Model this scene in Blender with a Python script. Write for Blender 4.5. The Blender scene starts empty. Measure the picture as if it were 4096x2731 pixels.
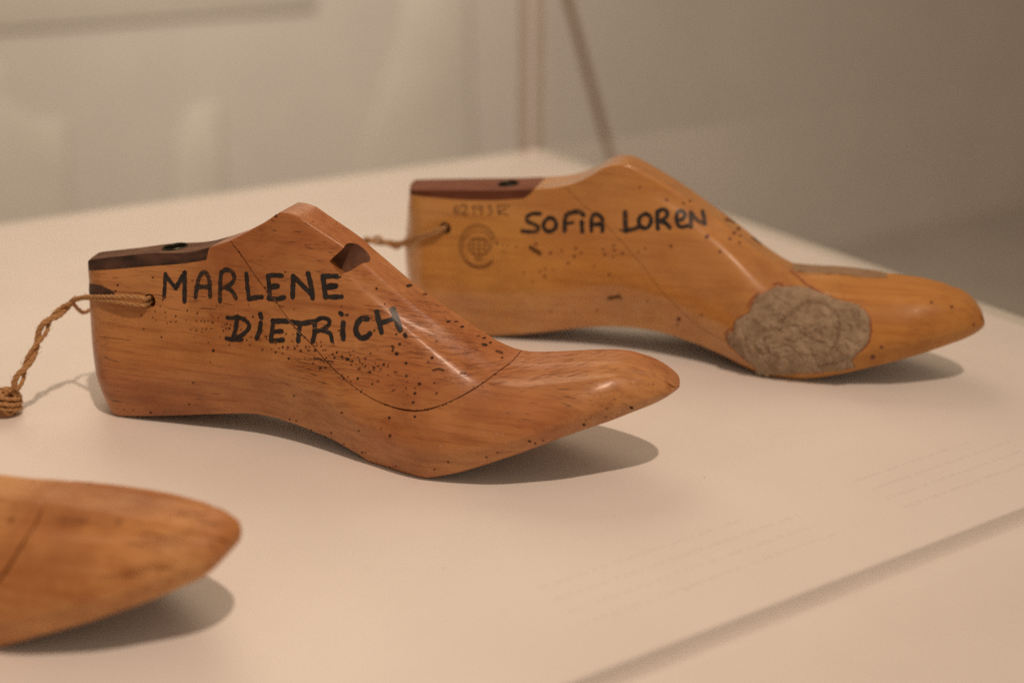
import bpy, bmesh, math, random, json
import numpy as np
from mathutils import Vector, Matrix
from mathutils.bvhtree import BVHTree
R = math.radians
scene = bpy.context.scene
col = scene.collection

# ------------------------------------------------------------------ camera, light, exposure
cam_d = bpy.data.cameras.new("camera")
cam = bpy.data.objects.new("camera", cam_d)
col.objects.link(cam)
cam_d.sensor_width = 36.0
cam_d.lens = 5139.0 / 4096.0 * 36.0
cam.location = (0, 0, 0.235)
cam.rotation_euler = (R(90 - 21.256), 0, 0)
cam_d.clip_start = 0.02
cam_d.clip_end = 60
cam_d.dof.use_dof = True
cam_d.dof.focus_distance = 0.522
cam_d.dof.aperture_fstop = 4.3
scene.camera = cam

world = bpy.data.worlds.new("World")
scene.world = world
world.use_nodes = True
bg = world.node_tree.nodes["Background"]
bg.inputs[0].default_value = (1.0, 0.72, 0.51, 1)
bg.inputs[1].default_value = 0.25

def lamp(name, kind, loc, target, energy, color, **kw):
    d = bpy.data.lights.new(name, kind)
    d.energy = energy
    d.color = color
    for k, v in kw.items():
        setattr(d, k, v)
    o = bpy.data.objects.new(name, d)
    o.location = loc
    o.rotation_euler = (Vector(target) - Vector(loc)).to_track_quat('-Z', 'Y').to_euler()
    col.objects.link(o)
    return o
LAMP = Vector((-.05, .50, 0)) + Vector((.195, -.35, 1.0)).normalized() * 3.0
lamp("gallery_spot", 'SPOT', LAMP, (-.15, .60, 0), 122, (1.0, 0.715, 0.53),
     spot_size=R(23.5), spot_blend=1.0, shadow_soft_size=0.05)
lamp("wall_wash", 'SPOT', (-0.4, 1.65, 1.1), (-0.10, 2.8, -0.30), 80, (1.0, 0.88, 0.765), spot_size=R(115), spot_blend=1.0, shadow_soft_size=0.6)  # unseen spot, added to brighten the far wall
lamp("ceiling_panel", 'AREA', (-0.35, 2.1, 1.55), (-0.05, 0.55, 0), 9.5, (1.0, 0.74, 0.52), shape='SQUARE', size=1.3)  # unseen area light overhead and behind, added to fill the shadows

scene.view_settings.view_transform = 'Standard'
scene.view_settings.look = 'None'
scene.view_settings.exposure = 0.47
scene.view_settings.gamma = 1.0
scene.cycles.use_denoising = False
scene.cycles.max_bounces = 8
scene.cycles.transparent_max_bounces = 12

# ------------------------------------------------------------------ materials
def mat(name):
    m = bpy.data.materials.new(name)
    m.use_nodes = True
    nt = m.node_tree
    return m, nt, nt.nodes["Principled BSDF"]
def N(nt, kind, **kw):
    n = nt.nodes.new(kind)
    for k, v in kw.items():
        if k in n.inputs:
            n.inputs[k].default_value = v
        else:
            setattr(n, k, v)
    return n
def L(nt, a, b):
    nt.links.new(a, b)
def noise(nt, vec, scale3, sc=1.0, detail=4.0, rough=0.6, loc=(0, 0, 0), rot=(0, 0, 0)):
    mp = N(nt, "ShaderNodeMapping")
    mp.inputs["Scale"].default_value = scale3
    mp.inputs["Location"].default_value = loc
    mp.inputs["Rotation"].default_value = rot
    L(nt, vec, mp.inputs[0])
    n = N(nt, "ShaderNodeTexNoise")
    n.inputs["Scale"].default_value = sc
    n.inputs["Detail"].default_value = detail
    n.inputs["Roughness"].default_value = rough
    L(nt, mp.outputs[0], n.inputs["Vector"])
    return n.outputs[0]
def ramp(nt, fac, stops):
    r = N(nt, "ShaderNodeValToRGB")
    els = r.color_ramp.elements
    while len(els) < len(stops):
        els.new(0.5)
    for e, (p, c) in zip(els, stops):
        e.position = p
        e.color = (c, c, c, 1) if isinstance(c, (int, float)) else (*c, 1)
    L(nt, fac, r.inputs[0])
    return r.outputs[0]
def mix(nt, fac, a, b, blend='MIX'):
    m = N(nt, "ShaderNodeMix", data_type='RGBA', blend_type=blend)
    for s, v in ((m.inputs[0], fac), (m.inputs[6], a), (m.inputs[7], b)):
        if isinstance(v, (int, float)):
            s.default_value = v
        elif isinstance(v, tuple):
            s.default_value = (*v, 1)
        else:
            L(nt, v, s)
    return m.outputs[2]
def math_n(nt, op, a, b=0.0):
    m = N(nt, "ShaderNodeMath", operation=op)
    for s, v in zip(m.inputs, (a, b)):
        if isinstance(v, (int, float)):
            s.default_value = v
        else:
            L(nt, v, s)
    return m.outputs[0]

def wood(name, base, light, dark, rough=(.30, .5), coat=.35, seed=0.0, tilt=0.0, pores=.5, blotch=.5, bump=.12, streak=.55, coat_rough=.26, zone=((.5, .25, .1), .6), grime=.55, coat_x=None, spec=.4, coat_ior=1.5):
    m, nt, p = mat(name)
    tc = N(nt, "ShaderNodeTexCoord").outputs["Object"]
    off = (seed, seed * .7, seed * 1.3)
    rot = (0, tilt, 0)
    broad = noise(nt, tc, (7, 55, 55), 1, 3, .55, off, rot)
    fine = noise(nt, tc, (22, 420, 420), 1, 5, .65, off, rot)
    silk = noise(nt, tc, (60, 1500, 1500), 1, 2, .5, off, rot)
    blot = noise(nt, tc, (30, 38, 38), 1, 4, .6, off)
    c = mix(nt, ramp(nt, broad, [(.34, 0.0), (.66, 1.0)]), base, light)
    zn = noise(nt, tc, (13, 24, 24), 1, 3, .55, (seed * 2.1, 1, seed), rot)
    c = mix(nt, math_n(nt, 'MULTIPLY', ramp(nt, zn, [(.46, 0.0), (.66, 1.0)]), zone[1]), c, zone[0])
    gm = noise(nt, tc, (17, 20, 20), 1, 6, .68, (seed * 3.3, 5, seed * .4))
    c = mix(nt, math_n(nt, 'MULTIPLY', ramp(nt, gm, [(.52, 0.0), (.74, 1.0)]), grime), c, tuple(x * .75 for x in dark))
    c = mix(nt, math_n(nt, 'MULTIPLY', ramp(nt, fine, [(.47, 0.0), (.72, 1.0)]), streak), c, dark)
    c = mix(nt, math_n(nt, 'MULTIPLY', ramp(nt, blot, [(.48, 0.0), (.75, 1.0)]), blotch), c, dark)
    # short open pores lying along the grain, gathered in patches
    po = noise(nt, tc, (95, 1250, 1250), 1, 1, .5, (seed + 3, 1, 2), rot)
    pm = noise(nt, tc, (28, 34, 34), 1, 2, .5, (seed + 9, 4, 2))
    pf = math_n(nt, 'MULTIPLY', ramp(nt, po, [(.64, 0.0), (.72, 1.0)]), ramp(nt, pm, [(.46, 0.0), (.62, 1.0)]))
    pf = math_n(nt, 'MULTIPLY', pf, pores)
    deep = tuple(x * .35 for x in dark)
    c = mix(nt, pf, c, deep)
    L(nt, c, p.inputs["Base Color"])
    # handling marks : gloss that comes and goes
    gl = noise(nt, tc, (70, 90, 90), 1, 5, .65, off)
    rr = N(nt, "ShaderNodeMapRange")
    rr.inputs["From Min"].default_value = .35
    rr.inputs["From Max"].default_value = .7
    rr.inputs["To Min"].default_value = rough[0]
    rr.inputs["To Max"].default_value = rough[1]
    L(nt, gl, rr.inputs[0])
    L(nt, rr.outputs[0], p.inputs["Roughness"])
    p.inputs["Coat Weight"].default_value = coat
    if coat_x:                                   # varnish worn away towards the toe
        sx = N(nt, "ShaderNodeSeparateXYZ"); L(nt, tc, sx.inputs[0])
        mr = N(nt, "ShaderNodeMapRange")
        for k, v in zip(("From Min", "From Max", "To Min", "To Max"), coat_x):
            mr.inputs[k].default_value = v
        L(nt, sx.outputs[0], mr.inputs[0])
        L(nt, math_n(nt, 'MULTIPLY', mr.outputs[0], ramp(nt, gl, [(.42, 1.0), (.68, .45)])), p.inputs["Coat Weight"])
    p.inputs["Coat Roughness"].default_value = coat_rough
    p.inputs["Coat IOR"].default_value = coat_ior
    p.inputs["Specular IOR Level"].default_value = spec
    b = N(nt, "ShaderNodeBump")
    b.inputs["Strength"].default_value = bump
    b.inputs["Distance"].default_value = .0006
    hh = math_n(nt, 'ADD', math_n(nt, 'MULTIPLY', silk, .35), math_n(nt, 'MULTIPLY', fine, .5))
    hh = math_n(nt, 'SUBTRACT', hh, pf)
    hh = math_n(nt, 'ADD', hh, math_n(nt, 'MULTIPLY', blot, 1.2))
    L(nt, hh, b.inputs["Height"])
    L(nt, b.outputs[0], p.inputs["Normal"])
    return m
def plain(name, c1, c2, scale, rough=.5, bump=0.0, dist=.0005, stretch=(1, 1, 1), coat=0.0, metal=0.0, detail=4, spec=.5):
    m, nt, p = mat(name)
    tc = N(nt, "ShaderNodeTexCoord").outputs["Object"]
    n = noise(nt, tc, tuple(s * scale for s in stretch), 1, detail, .6)
    L(nt, mix(nt, ramp(nt, n, [(.35, 0.0), (.65, 1.0)]), c1, c2), p.inputs["Base Color"])
    p.inputs["Roughness"].default_value = rough
    p.inputs["Coat Weight"].default_value = coat
    p.inputs["Metallic"].default_value = metal
    p.inputs["Specular IOR Level"].default_value = spec
    if bump:
        b = N(nt, "ShaderNodeBump")
        b.inputs["Strength"].default_value = bump
        b.inputs["Distance"].default_value = dist
        L(nt, n, b.inputs["Height"])
        L(nt, b.outputs[0], p.inputs["Normal"])
    return m

M_WOOD_RED = wood("reddish_beech", (.42, .157, .051), (.49, .212, .078), (.24, .070, .021), rough=(.30, .56), coat=.20, coat_rough=.22, seed=1.7, pores=.8, blotch=.45, bump=.34, streak=.62, zone=((.55, .275, .098), .75), grime=.6, spec=.30)
M_WOOD_YEL = wood("honey_beech", (.51, .228, .054), (.57, .275, .072), (.31, .098, .021), rough=(.34, .50), coat=.6, coat_rough=.15, coat_ior=1.6, seed=6.1, pores=.12, blotch=.30, bump=.09, streak=.45, zone=((.62, .34, .098), .7), grime=.45, coat_x=(.176, .205, 1.0, .02), spec=.28)
M_WOOD_TAN = wood("tan_beech", (.52, .235, .075), (.60, .300, .108), (.33, .105, .028), rough=(.45, .6), coat=.08, seed=11.3, pores=.1, blotch=.65, bump=.08, streak=.85, zone=((.66, .38, .17), .8), grime=.7, spec=.3)
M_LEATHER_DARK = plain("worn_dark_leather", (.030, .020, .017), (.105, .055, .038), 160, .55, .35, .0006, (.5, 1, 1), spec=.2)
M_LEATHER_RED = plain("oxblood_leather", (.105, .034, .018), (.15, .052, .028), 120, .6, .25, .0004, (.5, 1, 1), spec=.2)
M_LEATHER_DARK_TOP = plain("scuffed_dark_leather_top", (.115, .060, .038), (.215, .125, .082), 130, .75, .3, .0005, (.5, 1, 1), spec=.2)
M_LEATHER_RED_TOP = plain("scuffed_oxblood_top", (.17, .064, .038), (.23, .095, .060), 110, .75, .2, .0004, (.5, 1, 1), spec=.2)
M_DRILLED = plain("dirty_drilled_wood", (.13, .060, .035), (.20, .095, .058), 260, .7)
M_SOLE = plain("stained_sole_wood", (.10, .045, .022), (.17, .075, .035), 120, .55)
M_BRASS = plain("tarnished_bore_metal", (.03, .032, .022), (.10, .10, .07), 300, .38, metal=.7)
M_BORE = plain("bore_shadow_wood", (.05, .035, .02), (.07, .045, .03), 200, .8)
M_INK = plain("black_paint_ink", (.008, .0075, .009), (.024, .022, .022), 300, .42, .1, .0001)
def worn(m, lo, hi, base, scale=(260, 900, 900)):
    nt = m.node_tree
    tc = N(nt, "ShaderNodeTexCoord").outputs["Object"]
    L(nt, ramp(nt, noise(nt, tc, scale, 1, 4, .7), [(lo, base), (hi, 1.0)]), nt.nodes["Principled BSDF"].inputs["Alpha"])
    return m
worn(M_INK, .31, .45, .4)
M_HOLE = plain("worm_hole_dust", (.020, .008, .004), (.05, .018, .008), 900, .9)
M_STAIN = plain("brown_stain", (.13, .036, .012), (.20, .06, .02), 400, .5)
M_TWINE = plain("hemp_twine", (.40, .215, .085), (.56, .33, .15), 900, .85, .8, .0004, (1, 1, 1))
M_PUTTY = plain("grey_putty", (.26, .182, .115), (.40, .305, .210), 150, .9, 1.0, .0012, detail=12)
M_GLUE = plain("dried_brown_glue", (.24, .065, .022), (.34, .115, .042), 300, .4)
M_STAMP = plain("faded_brown_stamp", (.15, .06, .022), (.22, .095, .036), 600, .6)
M_PADDING = plain("grey_brown_paper", (.25, .155, .085), (.33, .21, .12), 200, .75)
M_SCUFF = plain("pale_scuff", (.62, .36, .22), (.72, .46, .30), 700, .5)
M_WHITE = plain("white_painted_board", (.79, .775, .752), (.84, .825, .805), 11, .46, .10, .0008, detail=12)
M_LEDGE = plain("beige_print", (.60, .58, .55), (.64, .62, .59), 9, .55, .04, .0006, detail=8)
M_WALL = plain("warm_grey_wall_paint", (.59, .54, .50), (.62, .57, .526), 5, .8, .02, .002)
M_FLOOR = plain("grey_gallery_floor", (.40, .36, .32), (.44, .40, .35), 6, .6)
M_PALE = plain("pale_display_board", (.605, .56, .505), (.63, .585, .53), 6, .7)  # soft reflections and lighter tones put into colour
M_ROD = plain("brown_wooden_rod", (.52, .37, .29), (.57, .42, .33), 40, .6)
def fade(src, name, alpha):
    """the same finish worn thin, so the wood shows through it"""
    m = src.copy(); m.name = name
    m.node_tree.nodes["Principled BSDF"].inputs["Alpha"].default_value = alpha
    return m
M_INK_THIN = worn(plain("black_paint_ink_thin", (.014, .013, .014), (.028, .025, .024), 500, .45), .36, .62, .45)
M_STAMP_THIN = fade(M_STAMP, "faded_brown_stamp_thin", .40)
M_STAMP_NUM = fade(M_STAMP, "faded_brown_number", .62)
M_HOLE_THIN = fade(M_HOLE, "worm_dust_thin", .6)
M_CREASE = fade(plain("crease_brown", (.16, .08, .04), (.22, .12, .06), 300, .8), "crease_brown_thin", .22)
M_CRUMB = fade(plain("pale_crumb", (.50, .40, .29), (.58, .47, .36), 300, .9), "pale_crumb_thin", .55)
M_DUST = fade(plain("grey_brown_dust", (.22, .17, .13), (.34, .27, .2), 300, .9), "grey_brown_dust_thin", .45)
M_PRINT = fade(M_LEDGE, "faint_pale_print", .10)
M_PRINT.node_tree.nodes["Principled BSDF"].inputs["Roughness"].default_value = .6
M_SCUFF_THIN = fade(M_SCUFF, "pale_scuff_thin", .5)
M_PORE = fade(plain('red_brown_pore', (.17, .045, .014), (.24, .07, .024), 400, .6), 'red_brown_pore_thin', .6)
M_STREAK = fade(plain("brown_streak", (.24, .075, .02), (.30, .10, .03), 300, .6), "brown_streak_thin", .15)
M_STAIN_THIN = fade(M_STAIN, "brown_stain_thin", .28)

# ------------------------------------------------------------------ object helpers
def tag(o, label=None, cat=None, group=None, kind=None):
    for k, v in (("label", label), ("category", cat), ("group", group), ("kind", kind)):
        if v:
            o[k] = v
    return o
def empty(name, loc, rz=0.0):
    o = bpy.data.objects.new(name, None)
    o.empty_display_size = .02
    o.location = loc
    o.rotation_euler = (0, 0, rz)
    col.objects.link(o)
    return o
def obj(name, V, Fs, m, parent=None, smooth=True, angle=40):
    me = bpy.data.meshes.new(name)
    me.from_pydata([tuple(v) for v in V], [], Fs)
    me.update()
    if m:
        me.materials.append(m)
    o = bpy.data.objects.new(name, me)
    col.objects.link(o)
    if parent:
        o.parent = parent
    if smooth:
        me.polygons.foreach_set("use_smooth", [True] * len(me.polygons))
        if angle < 180:
            me.set_sharp_from_angle(angle=R(angle))
    return o
def boxmesh(x0, x1, y0, y1, z0, z1):
    V = [(x, y, z) for z in (z0, z1) for y in (y0, y1) for x in (x0, x1)]
    return V, [(0, 2, 3, 1), (4, 5, 7, 6), (0, 1, 5, 4), (2, 6, 7, 3), (0, 4, 6, 2), (1, 3, 7, 5)]
def bevel(o, w, seg=3):
    bm = bmesh.new(); bm.from_mesh(o.data)
    bmesh.ops.bevel(bm, geom=bm.edges[:], offset=w, segments=seg, affect='EDGES', profile=.5)
    bm.to_mesh(o.data); bm.free()
    o.data.polygons.foreach_set("use_smooth", [True] * len(o.data.polygons))
    o.data.set_sharp_from_angle(angle=R(50))
    return o
def prism(poly, y0, y1):
    """closed polygon in (x, z) pushed along y"""
    n = len(poly)
    a = sum(poly[i][0] * poly[(i + 1) % n][1] - poly[(i + 1) % n][0] * poly[i][1] for i in range(n))
    if a < 0:
        poly = poly[::-1]
    V = [(x, y0, z) for x, z in poly] + [(x, y1, z) for x, z in poly]
    Fs = [tuple(range(n)), tuple(range(2 * n - 1, n - 1, -1))]
    Fs += [(i, i + n, (i + 1) % n + n, (i + 1) % n) for i in range(n)]
    return V, Fs
def cyl(p0, p1, r, n=40):
    p0, p1 = Vector(p0), Vector(p1)
    d = (p1 - p0).normalized()
    u = d.orthogonal().normalized(); w = d.cross(u)
    ring = lambda p: [p + (u * math.cos(2 * math.pi * k / n) + w * math.sin(2 * math.pi * k / n)) * r for k in range(n)]
    V = ring(p0) + ring(p1)
    Fs = [tuple(range(n - 1, -1, -1)), tuple(range(n, 2 * n))] + [(k, (k + 1) % n, (k + 1) % n + n, k + n) for k in range(n)]
    return V, Fs
def carve(o, VF, op):
    """solid cut, baked at once"""
    c = obj("cutter", VF[0], VF[1], None, smooth=False)
    bm = bmesh.new(); bm.from_mesh(c.data); bmesh.ops.recalc_face_normals(bm, faces=bm.faces[:]); bm.to_mesh(c.data); bm.free()
    md = o.modifiers.new("cut", 'BOOLEAN')
    md.operation = op; md.object = c; md.solver = 'EXACT'
    dg = bpy.context.evaluated_depsgraph_get()
    me = bpy.data.meshes.new_from_object(o.evaluated_get(dg))
    o.modifiers.clear()
    old = o.data
    me.name = old.name
    o.data = me
    bpy.data.objects.remove(c)
    bpy.data.meshes.remove(old)
    return o
def finish(o, m, angle=38):
    me = o.data
    me.materials.clear(); me.materials.append(m)
    me.polygons.foreach_set("material_index", [0] * len(me.polygons))
    me.polygons.foreach_set("use_smooth", [True] * len(me.polygons))
    me.set_sharp_from_angle(angle=R(angle))
def catmull(P, n):
    P = [Vector(p) for p in P]
    if len(P) == 2:
        return [P[0].lerp(P[1], k / n) for k in range(n + 1)]
    Q = [2 * P[0] - P[1]] + P + [2 * P[-1] - P[-2]]
    out = []
    for i in range(1, len(Q) - 2):
        a, b, c, d = Q[i - 1:i + 3]
        for k in range(n):
            t = k / n
            out.append(.5 * ((2 * b) + (c - a) * t + (2 * a - 5 * b + 4 * c - d) * t * t + (3 * b - a - 3 * c + d) * t ** 3))
    return out + [P[-1]]
def tube(path, rad, n=10, fray=0.0, rng=None):
    V, Fs = [], []
    up = Vector((.13, .31, .94))
    for i, p in enumerate(path):
        d = (path[min(i + 1, len(path) - 1)] - path[max(i - 1, 0)]).normalized()
        u = (up - d * up.dot(d)).normalized(); up = u
        w = d.cross(u)
        r = rad(i / (len(path) - 1)) if callable(rad) else rad
        for k in range(n):
            a = 2 * math.pi * k / n
            rr = r * (1 + (rng.uniform(-fray, fray) if rng else 0))
            V.append(p + (u * math.cos(a) + w * math.sin(a)) * rr)
    m = len(path)
    for i in range(m - 1):
        for k in range(n):
            Fs.append((i * n + k, i * n + (k + 1) % n, (i + 1) * n + (k + 1) % n, (i + 1) * n + k))
    Fs += [tuple(range(n - 1, -1, -1)), tuple(range((m - 1) * n, m * n))]
    return V, Fs
def join(parts):
    V, Fs = [], []
    for v, f in parts:
        b = len(V)
        V += list(v); Fs += [tuple(i + b for i in q) for q in f]
    return V, Fs
def strand(path, r, plies=3, pitch=.011, rng=None):
    """one cord: a few yarns laid round each other"""
    parts = []
    length = [0.0]
    for a, b in zip(path, path[1:]):
        length.append(length[-1] + (b - a).length)
    up = Vector((.2, .4, .9))
    fr = []
    for i, p in enumerate(path):
        d = (path[min(i + 1, len(path) - 1)] - path[max(i - 1, 0)]).normalized()
        u = (up - d * up.dot(d)).normalized(); up = u
        fr.append((u, d.cross(u)))
    for k in range(plies):
        q = []
        for i, p in enumerate(path):
            a = 2 * math.pi * (k / plies + length[i] / pitch)
            q.append(p + (fr[i][0] * math.cos(a) + fr[i][1] * math.sin(a)) * r * .50)
        parts.append(tube(q, r * .60, 8, .10, rng))
    # loose fibres
    for _ in range(int(length[-1] / .0022)):
        i = rng.randrange(1, len(path) - 1)
        a = rng.uniform(0, 6.28)
        o = fr[i][0] * math.cos(a) + fr[i][1] * math.sin(a)
        t = (path[i + 1] - path[i - 1]).normalized()
        p0 = path[i] + o * r * .8
        l = rng.uniform(.001, .0028)
        p1 = p0 + o * l * .35 + t * l * .6 * rng.choice((-1, 1))
        p2 = p1 + o * l * rng.uniform(-.1, .4) + t * l * .5 * rng.choice((-1, 1))
        parts.append(tube([p0, p1, p2], .00007, 3))
    return join(parts)

# ------------------------------------------------------------------ the room
EX = Vector((.3615, .2228, 0)).normalized()           # the case's long edge
EY = Vector((-EX.y, EX.x, 0))                         # and the edge that runs away from it
CORNER = Vector((.0229, 1.0430, 0))                   # its far corner
ANG = math.atan2(EX.y, EX.x)
DEPTH = .6105                                          # far edge to the groove
GW = .0088
WIDTH = 1.25
FLOOR = -.95

f_o = obj("floor", *boxmesh(-9, 9, -4, 9, FLOOR - .05, FLOOR), M_FLOOR, smooth=False)
tag(f_o, kind="structure")
w_o = obj("gallery_wall", *boxmesh(-7, 7, 0, .15, FLOOR, 3.0), M_WALL, smooth=False)
w_o.location = CORNER + EY * 1.9
w_o.rotation_euler = (0, 0, ANG)
tag(w_o, kind="structure")

plinth = empty("display_plinth", CORNER + Vector((0, 0, FLOOR)), ANG)
tag(plinth, "white painted display plinth carrying the wooden shoe lasts, with a groove along its front", "plinth")
H0 = -FLOOR
rim = .11
bt = bevel(obj("top_board", *boxmesh(-WIDTH, 0, -DEPTH, 0, H0 - .020, H0), M_WHITE, plinth, smooth=False), .0016)
# front ledge: a shallow cove along the board, a rounded lip, then a face that tips slightly away
y0 = -DEPTH
prof = [(y0 - .0002, H0 - .020)]
for k in range(13):
    a = math.pi * k / 12
    prof.append((y0 - .0002 - GW * (.5 - .5 * math.cos(a)), H0 - .0004 - .0086 * math.sin(a) ** .6))
for k in range(1, 9):
    a = math.pi * k / 8
    prof.append((y0 - GW - .0060 * (.5 - .5 * math.cos(a)), H0 - .0004 + .0003 * math.sin(a)))
yk = prof[-1][0]
prof += [(yk - .026 * k / 8, H0 - .0004 + .0026 * (k / 8) ** 2) for k in range(1, 9)] + [(y0 - GW - rim, H0 + .0190), (y0 - GW - rim, H0 - .05), (y0 - .0002, H0 - .05)]
n = len(prof)
V = [(-WIDTH, y, z) for y, z in prof] + [(0, y, z) for y, z in prof]
Fs = [tuple(range(n)), tuple(range(2 * n - 1, n - 1, -1))] + [(i, i + n, (i + 1) % n + n, (i + 1) % n) for i in range(n)]
obj("front_ledge", V, Fs, M_WHITE, plinth, angle=30)
obj("body", *boxmesh(-WIDTH + .004, -.004, -DEPTH - GW - rim + .004, -.004, 0, H0 - .052), M_WHITE, plinth, smooth=False)

prn = random.Random(4)
parts = []
for blk, (bx, by, rows, width) in enumerate(((-.362, -.5885, 4, .110), (-.214, -.5880, 4, .082))):
    for r in range(rows):
        x = bx; y = by + r * .0085
        end = bx + width * (1 if r < rows - 1 else .8)
        while x < end:
            w = prn.uniform(.0006, .0016)
            h = prn.uniform(.0012, .0022)
            parts.append(([(x, y, H0 + .0001), (x + w, y, H0 + .0001), (x + w, y + h, H0 + .0001), (x, y + h, H0 + .0001)], [(0, 1, 2, 3)]))
            x += w + (prn.uniform(.0004, .0008) if prn.random() < .8 else .0022)
fp = obj("faint_print", *join(parts), M_PRINT, plinth, angle=180)
fp["kind"] = "stuff"

dust = []
for _ in range(170):
    x, y = prn.uniform(-.85, -.02), prn.uniform(-.59, -.02)
    r = prn.uniform(.00012, .00042) * (2 if prn.random() < .06 else 1)
    k = prn.randrange(5, 8); ph = prn.random() * 6
    dust.append(([(x + r * prn.uniform(.6, 1.3) * math.cos(ph + 6.283 * j / k), y + r * prn.uniform(.6, 1.3) * math.sin(ph + 6.283 * j / k), H0 + .00012) for j in range(k)], [tuple(range(k))]))
ds = obj("dust_specks", *join(dust), M_DUST, plinth, angle=180)
ds["kind"] = "stuff"

# clear cover: two far panes meeting at the corner
def glass(name, tint, refl):
    m = bpy.data.materials.new(name); m.use_nodes = True
    nt = m.node_tree; nt.nodes.clear()
    out = N(nt, "ShaderNodeOutputMaterial")
    tr = N(nt, "ShaderNodeBsdfTransparent"); tr.inputs[0].default_value = (*tint, 1)
    gl = N(nt, "ShaderNodeBsdfGlossy"); gl.inputs["Roughness"].default_value = .03
    lw = N(nt, "ShaderNodeFresnel"); lw.inputs[0].default_value = 1.3
    fac = math_n(nt, 'MULTIPLY', lw.outputs[0], refl)
    mx = N(nt, "ShaderNodeMixShader")
    L(nt, fac, mx.inputs[0]); L(nt, tr.outputs[0], mx.inputs[1]); L(nt, gl.outputs[0], mx.inputs[2]); L(nt, mx.outputs[0], out.inputs[0])
    return m
M_GLASS = glass("clear_case_glass", (.975, .985, .975), .12)
M_EDGE = glass("glass_edge", (.93, .89, .855), .15)
cover = empty("glass_cover", CORNER, ANG)
tag(cover, "clear glass case cover whose two panes meet at the back corner of the plinth", "display case")
GH = .62
GT = .0102
obj("glass_pane", *boxmesh(-WIDTH, -.0250, -.0130, -.0030, .0005, GH), M_GLASS, cover, smooth=False)
obj("glass_pane", *boxmesh(-.0130, -.0030, -DEPTH + .01, -.0145, .0005, GH), M_GLASS, cover, smooth=False)
obj("corner_seam", *boxmesh(-.0066, -.0006, -.0066, -.0006, .0005, GH), M_EDGE, cover, smooth=False)
obj("corner_seam", *boxmesh(-.0240, -.0180, -.0115, -.0055, .0005, GH), M_EDGE, cover, smooth=False)

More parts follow.
